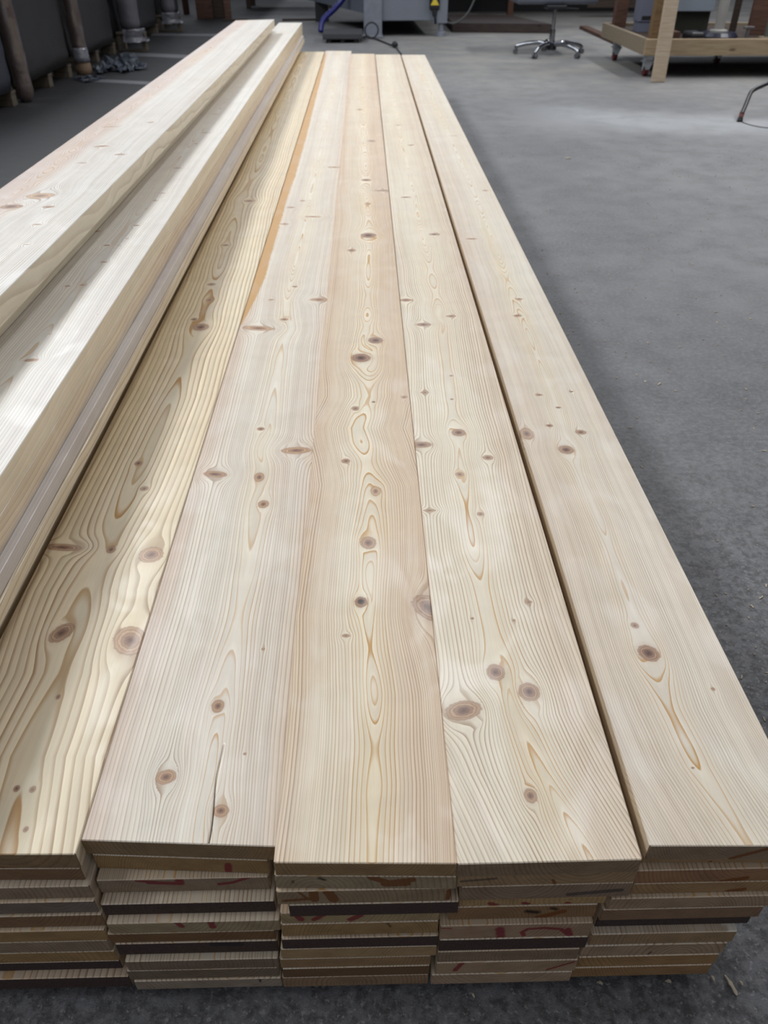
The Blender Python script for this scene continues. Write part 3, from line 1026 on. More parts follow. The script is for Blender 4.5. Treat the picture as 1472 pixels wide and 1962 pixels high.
def build_row(r):
    key, i, D, t = r['key'], r['i'], r['D'], r['z1'] - r['z0']
    xL, xR, Lb = r['xL'], r['xR'], r['L']
    W = xR - xL
    seed = 200 + ord(key) * 13 + i * 7
    rr = random.Random(seed)
    greyv = rr.uniform(.25, .5)
    b2 = Board(W, Lb, t, seed, rw=rr.uniform(.0033, .0065), d0=rr.uniform(.012, .035), damp=.006,
               centre=[(0, rr.uniform(-.3, .3) * W), (Lb, rr.uniform(-.2, .2) * W)], flip=rr.random() < .5,
               contrast=0.9, endcol=r['ec'], yellow=rr.uniform(0, .3), tone=(lambda u, s, v=rr.uniform(.15, .7): v + 0 * u))

    def low_extra(A, u, s, z, reg):
        A['grey'] += greyv
        if (key, i) == ('E', 6):
            m = ((reg == 0) | (reg == 3)) & (u > W / 2 - 0.014 + 0.004 * np.sin(s * 500)) & (s < 0.05)
            A['grey'][m] = 0
            A['tone'][m] = 0
            A['contrast'][m] = 0
            A['bleach'][m] = 0.4

    b2.extra = low_extra
    marks = []
    for kind, pts, rad in MARKS.get((key, i), []):
        q = []
        for p in pts:
            w_ = on_y(p[0], p[1], D)
            q.append((w_.x - (xL + xR) / 2, w_.z - r['z0']))
        marks.append((kind, q, rad * 0.00068))
    o = build_board('larch_board', b2, ((xL + xR) / 2, D, r['z0']), 0.0, 'low', r['sk'], farskew=0.0, marks=marks, paint=r['pn'])
    tag(o, '%s board, %s from the top of the %s' % (r['look'], ORD[i + 1], PLACE[key]), 'board', 'larch boards of the %s' % PLACE[key])


ROWS = []
for key in 'ABCDE':
    add_board_col(key)
for r in ROWS:
    if r['key'] == 'A':
        r['xL'] = -0.545
        if r['z1'] > .255:
            r['xR'] = min(r['xR'], -0.340)
    if r['key'] == 'C' and r['z1'] > .255:
        r['xL'] = max(r['xL'], -0.1120)
for a_ in ROWS:
    for b_ in ROWS:
        if ord(b_['key']) == ord(a_['key']) + 1 and min(a_['z1'], b_['z1']) - max(a_['z0'], b_['z0']) > 0.0002:
            if a_['xR'] > b_['xL'] - 0.001:
                if (a_['xR'] - b_['xL']) > 0.03:
                    print('big clash', a_['key'], a_['i'], b_['key'], b_['i'], a_['xR'], b_['xL'])
                mid = (a_['xR'] + b_['xL']) / 2
                a_['xR'], b_['xL'] = mid - 0.0006, mid + 0.0006
for r in ROWS:
    build_row(r)

# battens under the stacks
M_BATTEN = rough_wood('batten_wood', (0.30, 0.21, 0.12), (0.20, 0.13, 0.07))
for k, (y_, wh) in enumerate(((0.95, 'near'), (2.9, 'second'), (4.9, 'third'), (6.8, 'far'))):
    bm = bmesh.new()
    bm_box(bm, (-0.34, y_, BASE / 2), (1.75, 0.07, BASE - 0.0004), 0.001)
    tag(from_bm('support_batten', bm, M_BATTEN), 'thin wooden batten lying on the floor under the boards, hidden below their undersides', 'batten', 'support battens under the boards')

# ================================================================== RAISED LEFT PILES
PALE = lambda u, s: 0.10 + 0 * u
hF, hG = 0.640, 0.547
TT = 0.045


def pile_board(name_x, h, T, xL, xR, y0, y1, seed, lab, grp, detail='low', bow=0.0, knots=(), farskew=0.0, side=True, tone=PALE, rz=0.0, **kw):
    W = xR - xL
    L = y1 - y0
    base = dict(rw=.0042, d0=.02, damp=.012, dlen=.5, contrast=.45, endcol=(0.3, 0.22, 0.14), bleach=0.0)
    base.update(kw)
    kn = []
    z = CZ - h
    xc = (xL + xR) / 2
    for (px, py, a, dark, st, *rot) in knots:
        p = on_z(px, py, z)
        q = on_z(px + a, py, z)
        t_ = (p.y - y0) / L
        kn.append((p.x - xc - bow * 4 * t_ * (1 - t_), p.y - y0, q.x - p.x, dark, st, *rot))
    b = Board(W, L, T, seed, knots=kn, tone=tone, **base)
    o = build_board('larch_plank', b, (xc, y0, z - T), rz, detail, 0.0, bow, side_detail=side, farskew=farskew)
    tag(o, lab, 'board', grp)
    return o


GF, GG = 'planks of the inner raised pile', 'planks of the outer raised pile'
pile_board('F1', 0.640, .045, -.7430, -.541, .5, 7.98, 501, 'pale knotty top plank of the raised pile beside the yellowish board', GF, 'far', bow=-0.014, bleach=0.82,
           knots=[(60, 690, 15, .5, .5, .1), (183, 443, 10, .95, .45), (205, 470, 8, .8, .5), (200, 502, 8, .7, .5), (130, 548, 7, .7, .5), (158, 546, 7, .7, .5), (262, 432, 8, .75, .5),
                  (298, 384, 6, .8, .5), (312, 370, 8, .7, .4), (340, 322, 9, .7, .4), (187, 602, 3, .8, 1), (243, 457, 5, .6, .5), (230, 470, 5, .5, .5), (395, 254, 11, .45, .3), (375, 275, 6, .5, .5), (412, 218, 9, .5, .4), (280, 400, 4, .5, .5), (120, 600, 5, .6, .5), (95, 640, 4, .6, .5)])
pile_board('F2', 0.685, .045, -.740, -.541, .52, 7.97, 502, 'second plank of the inner raised pile, tan striped side', GF, 'low', bow=-0.014, contrast=1.0, tone=lambda u, s: .45 + 0 * u, d0=.05, rw=.006)
pile_board('F3', 0.730, .027, -.735, -.529, .50, 7.9, 503, 'third board of the inner raised pile, thin with a grey edge', GF, 'low', tone=lambda u, s: .4 + 0 * u, bleach=1.0)
pile_board('F4', 0.757, .027, -.730, -.5246, .50, 7.92, 504, 'fourth board of the inner raised pile, thin with a brown edge', GF, 'low', contrast=1.0, tone=lambda u, s: .3 + 0 * u)
zf = CZ - 0.784
nf_ = 12
tf = (zf - BASE) / nf_
for i in range(nf_):
    rr = random.Random(900 + i)
    e = rr.uniform(-.006, .004)
    pile_board('F', CZ - zf + i * tf, tf, -.735, (-.572 if i == 0 else -.568) + e, .48 + rr.uniform(0, .05), 7.85 + rr.uniform(0, .12), 510 + i,
               '%s board from the top of the inner raised pile, in the dark gap' % ORD[4 + i], GF, 'low', side=False)
pile_board('G1', 0.547, .048, -.983, -.6957, .5, 7.05, 601, 'wide white-pink topmost plank at the far left with swirling pink grain', GG, 'far', bow=0.012, farskew=0.28, bleach=0.82,
           knots=[(22, 395, 24, .85, .7), (92, 397, 13, .8, .6), (70, 431, 10, .7, .5), (228, 297, 12, .75, .45), (195, 280, 15, .6, .5), (157, 312, 10, .6, .4), (287, 235, 9, .5, .5), (78, 375, 30, .15, .7), (215, 242, 16, .3, .3), (50, 470, 7, .5, .5)],
           tone=lambda u, s: np.clip(0.12 + 0.62 * np.clip((-.035 - u) / .03, 0, 1), 0, 1), centre=[(0, -.085), (6.5, -.075)], contrast=.75, rw=.006, damp=.016, dlen=.22)
pile_board('G2', 0.595, .0448, -.995, -.7315, .52, 7.25, 602, 'second plank of the outer raised pile, only its lower edge strip showing', GG, 'low', bow=0.012)
zg = CZ - 0.640
ng = 4
for i in range(ng):
    pile_board('G', CZ - zg + i * .045, .045, -.99, -.768, .55, 7.1, 610 + i, '%s plank from the top of the outer raised pile, behind the inner pile' % ORD[2 + i], GG, 'low', side=False)
zg2 = zg - ng * .045
ng2 = 10
tg = (zg2 - BASE) / ng2
for i in range(ng2):
    pile_board('G', CZ - zg2 + i * tg, tg, -.985, -.768, .55, 7.0, 630 + i, '%s board from the top of the outer raised pile, behind the inner pile' % ORD[6 + i], GG, 'low', side=False)

# ================================================================== WRAPPED PALLET LOADS ON THE LEFT
M_WRAP = [simple('grey_stretch_film_%s' % n_, c_, 0.38, var=0.25, sc=3.0, bump=0.9, bsc=5.0) for n_, c_ in
          (('bluish', (0.040, 0.043, 0.058)), ('brownish', (0.034, 0.033, 0.034)), ('plain', (0.038, 0.036, 0.038)), ('dark', (0.028, 0.028, 0.031)))]
M_PALLET = rough_wood('pallet_wood', (0.125, 0.105, 0.080), (0.075, 0.060, 0.045))
M_TUBE = simple('brown_wrapped_tube', (0.085, 0.060, 0.055), 0.30, var=0.3, sc=14.0, spec=0.8, bump=0.8, coat=1.0, bsc=14.0)
M_SILVER = simple('shiny_clear_film', (0.20, 0.20, 0.23), 0.14, var=0.35, sc=14.0, spec=0.9, bump=1.0, coat=1.0, bsc=22.0)
M_GREYROLL = simple('grey_wrapped_roll', (0.115, 0.110, 0.125), 0.35, var=0.25, sc=9.0, bump=0.6, bsc=9.0)
M_CARD = simple('cardboard_core', (0.20, 0.135, 0.085), 0.75, var=0.2)
XF = -2.80


def wrapped_load(y0, y1, h, mat, label, dx=0.0, xf=XF):
    w = y1 - y0
    root = empty('wrapped_pallet_load', (xf - 0.6, (y0 + y1) / 2, 0), label, 'pallet load', 'film-wrapped pallet loads along the left wall')
    # film skin over the load: lofted rings with folds
    bm = bmesh.new()
    rr = np.random.default_rng(int(y0 * 100))
    nseg, nlev = 72, 26
    rings = []
    for j in range(nlev):
        z = 0.135 + (h - 0.135) * j / (nlev - 1)
        ring = []
        for k in range(nseg):
            a = 2 * math.pi * k / nseg
            e = 0.16
            cx_, sy_ = math.cos(a), math.sin(a)
            x = 0.6 * math.copysign(abs(cx_) ** e, cx_)
            y = w / 2 * math.copysign(abs(sy_) ** e, sy_)
            f = 1 + 0.006 * math.sin(k * 1.7 + j * 0.5) + 0.004 * rr.normal()
            if j == 0:
                f *= 0.985
            sag = -0.025 * abs(math.sin(k * 0.9)) if j == 0 else 0
            ring.append(bm.verts.new((x * f, y * f, z + sag)))
        rings.append(ring)
    for j in range(nlev - 1):
        for k in range(nseg):
            bm.faces.new((rings[j][k], rings[j][(k + 1) % nseg], rings[j + 1][(k + 1) % nseg], rings[j + 1][k]))
    bm.faces.new(rings[0][::-1])
    bm.faces.new(rings[-1])
    from_bm('film_wrapped_goods', bm, mat, root, smooth=True)
    bm = bmesh.new()
    for k in range(5):
        bm_box(bm, (-0.5 + k * 0.25, 0, 0.1175), (0.12, w * 0.98, 0.022), 0.002)
    for yy in (-w / 2 + 0.06, 0, w / 2 - 0.06):
        bm_box(bm, (0, yy, 0.0965), (1.16, 0.10, 0.02), 0.002)
    from_bm('pallet_deck', bm, M_PALLET, root)
    for yy in (-w / 2 + 0.06, 0, w / 2 - 0.06):
        for xx in (-0.5, 0, 0.5):
            bm = bmesh.new()
            bm_box(bm, (xx, yy, 0.043), (0.15, 0.10, 0.086), 0.003)
            from_bm('pallet_foot', bm, M_PALLET, root)
    return root


wrapped_load(5.75, 7.08, 1.75, M_WRAP[0], 'bluish grey film-wrapped pallet load nearest the camera at the left edge')
wrapped_load(7.32, 8.60, 1.8, M_WRAP[1], 'brownish grey film-wrapped pallet load between the two shiny brown tubes', xf=XF - 0.01)
wrapped_load(8.86, 10.38, 1.8, M_WRAP[2], 'dark grey wrapped pallet load behind the crumpled plastic film', xf=XF - 0.04)
wrapped_load(10.72, 12.60, 1.8, M_WRAP[3], 'dark wrapped pallet load beyond the light grey wrapped roll', xf=XF - 0.02)
wrapped_load(13.0, 14.3, 1.7, M_WRAP[1], 'farthest dark wrapped pallet load at the left, beside reddish wooden boards', xf=XF - 0.05)


def wrapped_post(x, y, r, z0, h, mat, label, foot=None, lean=0.0, name='wrapped_tube'):
    root = empty(name, (x, y, 0), label, 'wrapped roll')
    bm = bmesh.new()
    n_ = 40
    rr = random.Random(int(y * 10))
    pts = [(lean * i / n_, 0, z0 + (h - z0) * i / n_) for i in range(n_ + 1)]
    rads = [r * (1 + 0.05 * math.sin(i * 1.1) * rr.random() + 0.02 * rr.random()) * (0.55 + 0.45 * min(1, i / 1.5)) for i in range(n_ + 1)]
    bm_tube(bm, pts, rads, 24)
    from_bm('wrapped_roll_body', bm, mat, root, smooth=True)
    if foot == 'core':
        bm = bmesh.new()
        bm_tube(bm, [(0, 0, 0.0), (0, 0, 0.05), (0, 0, z0 + 0.03)], [r * 1.12, r * 1.15, r * 0.9], 24)
        tag(from_bm('cardboard_foot', bm, M_CARD, root, smooth=True), 'brown cardboard foot')
        bm = bmesh.new()
        bm_tube(bm, [(0, 0, z0 - 0.04), (0, 0, z0), (0, 0, z0 + 0.06), (0, 0, z0 + 0.1)], [r * 1.2, r * 1.12, r * 1.08, r * 0.95], 20)
        tag(from_bm('film_collar', bm, M_SILVER, root, smooth=True), 'shiny film collar')
    if foot == 'frame':
        bm = bmesh.new()
        for s_ in (-1, 1):
            bm_box(bm, (s_ * 0.14, -0.02, z0 / 2), (0.045, 0.10, z0 - 0.002), 0.003)
        bm_box(bm, (0, -0.02, 0.012), (0.30, 0.12, 0.022), 0.003)
        bm_box(bm, (0, -0.02, z0 - 0.012), (0.32, 0.14, 0.022), 0.003)
        from_bm('wooden_foot', bm, M_PALLET, root)
        bm = bmesh.new()
        n1 = 14
        for s0 in (0.0,):
            vs_ = []
            for j in range(8):
                for i in range(n1):
                    a = -1.9 + 2.9 * i / (n1 - 1)
                    rad = 0.155 + 0.012 * rr.random() + (0.03 if j > 5 else 0)
                    vs_.append(bm.verts.new((rad * math.cos(a), rad * math.sin(a) - 0.02, z0 + 0.03 - 0.018 * j + 0.008 * rr.random())))
            for j in range(7):
                for i in range(n1 - 1):
                    bm.faces.new((vs_[j * n1 + i], vs_[j * n1 + i + 1], vs_[(j + 1) * n1 + i + 1], vs_[(j + 1) * n1 + i]))
        bmesh.ops.solidify(bm, geom=bm.faces[:], thickness=0.003)
        tag(from_bm('film_skirt', bm, M_SILVER, root, smooth=True), 'shiny crumpled film skirt')
    return root


wrapped_post(-2.80, 7.20, 0.072, 0.0, 1.7, M_TUBE, 'glossy brown film-wrapped tube nearest the left edge, between two pallet loads')
wrapped_post(-2.76, 8.73, 0.066, 0.15, 1.7, M_TUBE, 'glossy brown wrapped tube standing on a cardboard foot beside crumpled film', 'core')
wrapped_post(-2.70, 10.55, 0.110, 0.20, 1.7, M_GREYROLL, 'light grey wrapped roll standing on a shiny-skirted wooden foot', 'frame', name='wrapped_roll')
wrapped_post(-2.72, 12.80, 0.100, 0.20, 1.7, M_GREYROLL, 'farther grey wrapped roll on a shiny-skirted wooden foot, near reddish boards', 'frame', name='wrapped_roll')

# crumpled stretch film on the floor
M_CRUMPLE = simple('crumpled_clear_film', (0.115, 0.130, 0.165), 0.22, var=0.35, sc=20.0, spec=0.7, bump=0.7, bsc=30.0)


def crumple(cx_, cy_, sx, sy, hh, seed, label):
    bm = bmesh.new()
    rr = np.random.default_rng(seed)
    n_ = 30
    vs_ = []
    hgt = rr.random((n_, n_))
    for _ in range(1):
        hgt = (hgt + np.roll(hgt, 1, 0) + np.roll(hgt, 1, 1)) / 3
    hgt = (hgt - hgt.min()) / (hgt.max() - hgt.min())
    ids = {}
    for j in range(n_):
        for i in range(n_):
            x = (i / (n_ - 1) - .5) * 2
            y = (j / (n_ - 1) - .5) * 2
            rd = math.hypot(x, y)
            lim = 0.72 + 0.28 * math.sin(math.atan2(y, x) * 5 + seed) * math.cos(math.atan2(y, x) * 2)
            if rd < lim:
                e = max(0, 1 - rd / lim)
                ids[i, j] = bm.verts.new((cx_ + x * sx + 0.02 * rr.normal(), cy_ + y * sy + 0.03 * rr.normal(), 0.004 + hh * hgt[j, i] ** 2 * (0.25 + e)))
    for (i, j) in list(ids):
        q = [(i, j), (i + 1, j), (i + 1, j + 1), (i, j + 1)]
        if all(k in ids for k in q):
            bm.faces.new([ids[k] for k in q])
    bmesh.ops.solidify(bm, geom=bm.faces[:], thickness=0.002)
    o = from_bm('crumpled_film', bm, M_CRUMPLE)
    tag(o, label, 'plastic film')


crumple(-2.50, 9.15, 0.30, 0.62, 0.26, 3, 'bluish crumpled plastic film heaped on the floor beside the pallet loads')
crumple(-2.62, 8.38, 0.16, 0.20, 0.05, 5, 'small flat scrap of clear film at the cardboard foot of a wrapped tube')

# reddish boards standing at the back left
M_RED_WOOD = rough_wood('reddish_wood', (0.115, 0.060, 0.042), (0.060, 0.030, 0.022))
M_DKWOOD = rough_wood('dark_brown_wood', (0.050, 0.034, 0.026), (0.026, 0.018, 0.014))
for (px_, w_, y_, lab) in ((358, .10, 15.6, 'narrow reddish board standing upright at the back, leftmost of the upright boards'),
                           (394, .26, 14.6, 'broad reddish-brown board standing upright at the back left'),
                           (438, .10, 14.7, 'narrow brown board standing upright right of the broad reddish board')):
    p = on_z(px_, 36 if px_ > 370 else 27, 0)
    bm = bmesh.new()
    bm_box(bm, (0, 0, 0.7), (w_, 0.05, 1.399), 0.004)
    o = from_bm('upright_board', bm, M_RED_WOOD, loc=(p.x, p.y, 0))
    tag(o, lab, 'board', 'upright boards at the back left')
p = on_z(418, 36, 0)
bm = bmesh.new()
bm_box(bm, (0, 0, 0.6), (0.20, 0.4, 1.199), 0.004)
tag(from_bm('dark_timber_block', bm, M_DKWOOD, loc=(p.x, p.y + 0.25, 0)), 'dark upright timber between two reddish boards at the back left', 'timber')
# long thin laths on the floor at the back
for (a_, b_, lab) in (((425, 42), (472, 41), 'thin brown lath lying on the floor below the reddish upright boards'), ((540, 41), (622, 40), 'thin brown lath on the floor left of the blue hose')):
    A_, B_ = on_z(*a_, 0.0), on_z(*b_, 0.0)
    bm = bmesh.new()
    bm_box(bm, (0, 0, 0.013), ((B_ - A_).length, 0.10, 0.0255), 0.002)
    o = from_bm('floor_lath', bm, M_DKWOOD, loc=((A_.x + B_.x) / 2, (A_.y + B_.y) / 2 + 0.1, 0))
    o.rotation_euler = (0, 0, math.atan2((B_ - A_).y, (B_ - A_).x))
    tag(o, lab, 'lath')
# low rack in the dark behind
root = empty('dark_storage_rack', (-1.35, 17.2, 0), 'dark low storage rack in the shadow behind the raised planks', 'rack')
bm = bmesh.new()
bm_box(bm, (0, 0, 0.42), (1.6, 0.8, 0.06), 0.005)
bm_box(bm, (0, 0, 1.02), (1.6, 0.8, 0.06), 0.005)
from_bm('shelf', bm, M_DKWOOD, root)
for sx in (-1, 1):
    for sy in (-1, 1):
        bm = bmesh.new()
        bm_box(bm, (sx * 0.75, sy * 0.35, 0.7), (0.08, 0.08, 1.399), 0.004)
        from_bm('leg', bm, M_DKWOOD, root)

# ================================================================== GREY MACHINE
M_GREYP = simple('grey_machine_enamel', (0.150, 0.165, 0.195), 0.42, var=0.10, sc=6.0)
M_GREYL = simple('scuffed_grey_leg_paint', (0.165, 0.175, 0.205), 0.5, var=0.30, sc=14.0)
M_BLACK = simple('black_plastic', (0.012, 0.012, 0.014), 0.45, var=0.2)
M_RUBBER = simple('black_rubber', (0.014, 0.013, 0.014), 0.65, var=0.2)
M_BLUE = simple('blue_hose_plastic', (0.010, 0.012, 0.125), 0.35, var=0.1)
M_YEL = simple('yellow_sign_paint', (0.55, 0.42, 0.04), 0.5, var=0.05)
M_STEEL = simple('zinc_plated_steel', (0.42, 0.45, 0.48), 0.35, metal=0.7, var=0.15)
M_CHROME = simple('polished_chrome', (0.34, 0.35, 0.38), 0.08, metal=1.0, var=0.05)

mach = empty('woodworking_machine', (0.10, 12.0, 0), 'grey enamelled machine standing on square legs at the back centre', 'machine')


def mpart(name, bm, mat, label=None, parent=None, smooth=False):
    o = from_bm(name, bm, mat, parent or mach, smooth=smooth)
    if label:
        o['label'] = label
    return o


bm = bmesh.new()
bm_box(bm, (0.02, 0.12, 0.75), (0.24, 0.20, 1.498), 0.008)
bm_box(bm, (0.0, -0.02, 0.012), (0.30, 0.30, 0.022), 0.004)
mpart('leg', bm, M_GREYL, 'scuffed square front leg')
bm = bmesh.new()
bm_box(bm, (0.55, 0.10, 0.86), (0.86, 0.06, 1.36), 0.006)
mpart('front_panel', bm, M_GREYP)
bm = bmesh.new()
bm_box(bm, (0.91, 0.10, 0.80), (0.19, 0.14, 1.30), 0.006)
mpart('corner_post', bm, M_GREYP)
bm = bmesh.new()
bm_tube(bm, [(0.93, 0.08, 0.155), (0.93, 0.08, 0.06)], 0.035, 12)
bm_tube(bm, [(0.93, 0.08, 0.0), (0.93, 0.08, 0.05), (0.93, 0.08, 0.06)], [0.06, 0.055, 0.03], 16)
mpart('levelling_foot', bm, M_GREYL, smooth=False)
bm = bmesh.new()
fp = [(-0.10, 0.08), (-0.98, 2.60), (0.9, 2.9), (0.98, 0.14)]
lo_ = [bm.verts.new((x, y, 0.262 if i < 2 else 0.262)) for i, (x, y) in enumerate(fp)]
hi_ = [bm.verts.new((x, y, 1.5)) for x, y in fp]
bm.faces.new(lo_)
bm.faces.new(hi_[::-1])
for i in range(4):
    bm.faces.new((lo_[i], hi_[i], hi_[(i + 1) % 4], lo_[(i + 1) % 4]))
bmesh.ops.recalc_face_normals(bm, faces=bm.faces[:])
mpart('machine_housing', bm, simple('blue_grey_housing', (0.105, 0.120, 0.150), 0.5, var=0.1))
for (x, y) in ((-0.75, 2.3), (0.7, 2.5)):
    bm = bmesh.new()
    bm_box(bm, (x, y, 0.135), (0.2, 0.2, 0.268), 0.005)
    mpart('rear_foot', bm, M_BLACK)
bm = bmesh.new()
bm_box(bm, (0.83, 0.030, 0.43), (0.135, 0.07, 0.26), 0.02)
bm_box(bm, (0.835, 0.030, 0.27), (0.06, 0.05, 0.08), 0.015)
bm_tube(bm, smooth_path([(0.84, 0.02, 0.26), (0.845, 0.015, 0.20), (0.85, 0.03, 0.15)], 5), 0.016, 8)
sw = mpart('switch_box', bm, M_BLACK, 'black hanging switch box')
bm = bmesh.new()
a_ = [bm.verts.new(q) for q in ((0.775, -0.0065, 0.355), (0.885, -0.0065, 0.355), (0.83, -0.0065, 0.45))]
b_ = [bm.verts.new((q.co.x, -0.010, q.co.z)) for q in a_]
bm.faces.new(b_)
for i in range(3):
    bm.faces.new((a_[i], a_[(i + 1) % 3], b_[(i + 1) % 3], b_[i]))
bmesh.ops.recalc_face_normals(bm, faces=bm.faces[:])
wt = mpart('warning_triangle', bm, M_YEL, 'yellow warning triangle', sw)
bm = bmesh.new()
bm_tube(bm, smooth_path([(1.0, 0.10, 0.16), (1.12, 0.10, 0.15), (1.28, 0.12, 0.26), (1.40, 0.15, 0.50), (1.48, 0.2, 0.75), (1.3, 0.2, 1.0), (1.0, 0.15, 1.05)], 8), 0.012, 8)
mpart('cable', bm, simple('grey_cable', (0.06, 0.06, 0.06), 0.5), smooth=True)
bm = bmesh.new()
bm_tube(bm, smooth_path([(-0.69, 0.35, 0.03), (-0.655, 0.42, 0.16), (-0.50, 0.52, 0.28), (-0.36, 0.56, 0.42), (-0.28, 0.6, 0.62), (-0.30, 0.75, 0.8)], 8), [0.036] * 41, 14)
mpart('hose', bm, M_BLUE, 'dark blue hose', smooth=True)

# pedal and cable
root = empty('foot_pedal_box', (-0.27, 11.45, 0), 'low dark grey box on small black feet, on the floor left of the machine leg', 'box')
bm = bmesh.new()
bm_box(bm, (0, 0.12, 0.075), (0.50, 0.56, 0.07), 0.012)
from_bm('box_body', bm, simple('dark_grey_lid', (0.040, 0.040, 0.045), 0.7), root)
for sx in (-0.17, 0.0, 0.17):
    for sy in (-0.10, 0.34):
        bm = bmesh.new()
        bm_tube(bm, [(sx, sy, 0.0005), (sx, sy, 0.042)], 0.035, 12)
        from_bm('rubber_foot', bm, M_RUBBER, root)
root = empty('power_cable', (0.10, 11.7, 0), 'black power cable looped at the machine leg, its plug on the floor', 'cable')
bm = bmesh.new()
pts = [(-0.108, -0.25, 0.05), (-0.09, -0.12, 0.03), (-0.10, 0.02, 0.03)]
for k in range(15):
    a = -2.2 + k * 2 * math.pi / 13
    pts.append((0.0 + 0.085 * math.cos(a), 0.08 - 0.004 * k, 0.10 + 0.085 * math.sin(a)))
pts += [(0.05, -0.05, 0.014), (0.14, -0.35, 0.010), (0.22, -0.65, 0.010), (0.262, -0.82, 0.020)]
bm_tube(bm, smooth_path(pts, 4), 0.0095, 8)
from_bm('cord', bm, M_RUBBER, root, smooth=True)
bm = bmesh.new()
bm_tube(bm, [(0.255, -0.79, 0.032), (0.268, -0.86, 0.034), (0.278, -0.92, 0.034), (0.281, -0.93, 0.034)], [0.018, 0.034, 0.032, 0.02], 14)
from_bm('plug', bm, M_BLACK, root, smooth=True)
bm = bmesh.new()
bm_tube(bm, smooth_path([(0.281, -0.93, 0.02), (0.30, -1.2, 0.008), (0.345, -1.9, 0.008), (0.36, -2.4, 0.008)], 5), 0.0075, 8)
from_bm('cord', bm, M_RUBBER, root, smooth=True)

# dark platform and workbench behind
p0, p1 = on_z(866, 62, 0), on_z(1056, 64, 0)
bm = bmesh.new()
vv = [(p0.x, p0.y), (p1.x, p1.y), (p1.x - 0.35, p1.y + 1.4), (p0.x, p0.y + 1.5)]
lo_ = [bm.verts.new((x, y, 0.0)) for x, y in vv]
hi_ = [bm.verts.new((x, y, 0.11)) for x, y in vv]
bm.faces.new(lo_[::-1])
bm.faces.new(hi_)
for i in range(4):
    bm.faces.new((lo_[i], lo_[(i + 1) % 4], hi_[(i + 1) % 4], hi_[i]))
bmesh.ops.recalc_face_normals(bm, faces=bm.faces[:])
bmesh.ops.bevel(bm, geom=bm.edges[:], offset=0.008, segments=2, affect='EDGES')
tag(from_bm('low_platform', bm, rough_wood('dark_platform_board', (0.050, 0.034, 0.030), (0.030, 0.022, 0.020))), 'low dark reddish-brown platform on the floor right of the machine', 'platform')

wb = empty('workbench', (3.0, 15.3, 0), 'dark workbench on reddish wooden legs in the shadow behind the stool', 'workbench')
bm = bmesh.new()
bm_box(bm, (0.2, 0.1, 0.86), (4.2, 1.3, 0.08), 0.006)
from_bm('bench_top', bm, M_DKWOOD, wb)
M_ORNG = rough_wood('reddish_leg_wood', (0.095, 0.045, 0.026), (0.055, 0.028, 0.018))
for (x, y) in ((-0.62, -0.45), (2.15, -0.45), (-1.7, 0.6), (2.15, 0.6)):
    bm = bmesh.new()
    bm_box(bm, (x, y, 0.41), (0.09, 0.09, 0.819), 0.004)
    from_bm('leg', bm, M_ORNG, wb)
bm = bmesh.new()
bm_box(bm, (1.35, -0.47, 0.20), (1.45, 0.05, 0.13), 0.004)
from_bm('rail', bm, M_DKWOOD, wb)
bm = bmesh.new()
bm_box(bm, (0.2, 0.78, 0.41), (4.2, 0.03, 0.819), 0.0)
from_bm('back_panel', bm, M_BLACK, wb)

# ================================================================== STOOL
st = empty('swivel_stool', (2.12, 10.10, 0), 'chrome five-star swivel stool with a wide grey seat on the open floor', 'stool')
bm = bmesh.new()
vs = bm_box(bm, (0.02, 0.30, 0.53), (0.90, 0.62, 0.10), 0.03)
from_bm('seat', bm, simple('blue_grey_vinyl', (0.095, 0.10, 0.125), 0.45, var=0.2), st)
bm = bmesh.new()
bm_tube(bm, [(0, 0.0, 0.05), (0, 0, 0.11), (0, 0, 0.25)], [0.042, 0.034, 0.030], 20)
bm_tube(bm, [(0, 0.0, 0.25), (0, 0, 0.44)], 0.020, 16)
from_bm('gas_column', bm, M_CHROME, st, smooth=False)
bm = bmesh.new()
bm_box(bm, (0, 0.02, 0.46), (0.22, 0.22, 0.04), 0.01)
bm_tube(bm, [(0.08, 0.02, 0.45), (0.26, 0.0, 0.44)], 0.009, 8)
from_bm('seat_plate', bm, M_BLACK, st)
bm = bmesh.new()
bm_tube(bm, [(0, 0, 0.055), (0, 0, 0.125)], [0.062, 0.05], 24)
hub = from_bm('hub', bm, M_BLACK, st)
angs = [205, 250, 305, 342, 130]
for k in range(5):
    a = math.radians(18 + 72 * k)
    ca, sa = math.cos(a), math.sin(a)
    bm = bmesh.new()
    rr_ = [0.05, 0.14, 0.24, 0.33, 0.385, 0.40]
    zz_ = [0.105, 0.118, 0.112, 0.095, 0.075, 0.055]
    bm_tube(bm, smooth_path([(r_ * ca, r_ * sa, z_) for r_, z_ in zip(rr_, zz_)], 4), [0.026 - 0.0004 * i for i in range(21)], 12)
    lg = from_bm('base_arm', bm, M_CHROME, st, smooth=True)
    bm = bmesh.new()
    for s_ in (-1, 1):
        c0 = Vector((0.40 * ca, 0.40 * sa, 0.026)) + Vector((-sa, ca, 0)) * 0.016 * s_
        bm_tube(bm, [c0 - Vector((-sa, ca, 0)) * 0.010, c0 + Vector((-sa, ca, 0)) * 0.010], 0.0255, 16)
    from_bm('caster', bm, simple('grey_caster_plastic', (0.09, 0.09, 0.10), 0.3), lg)

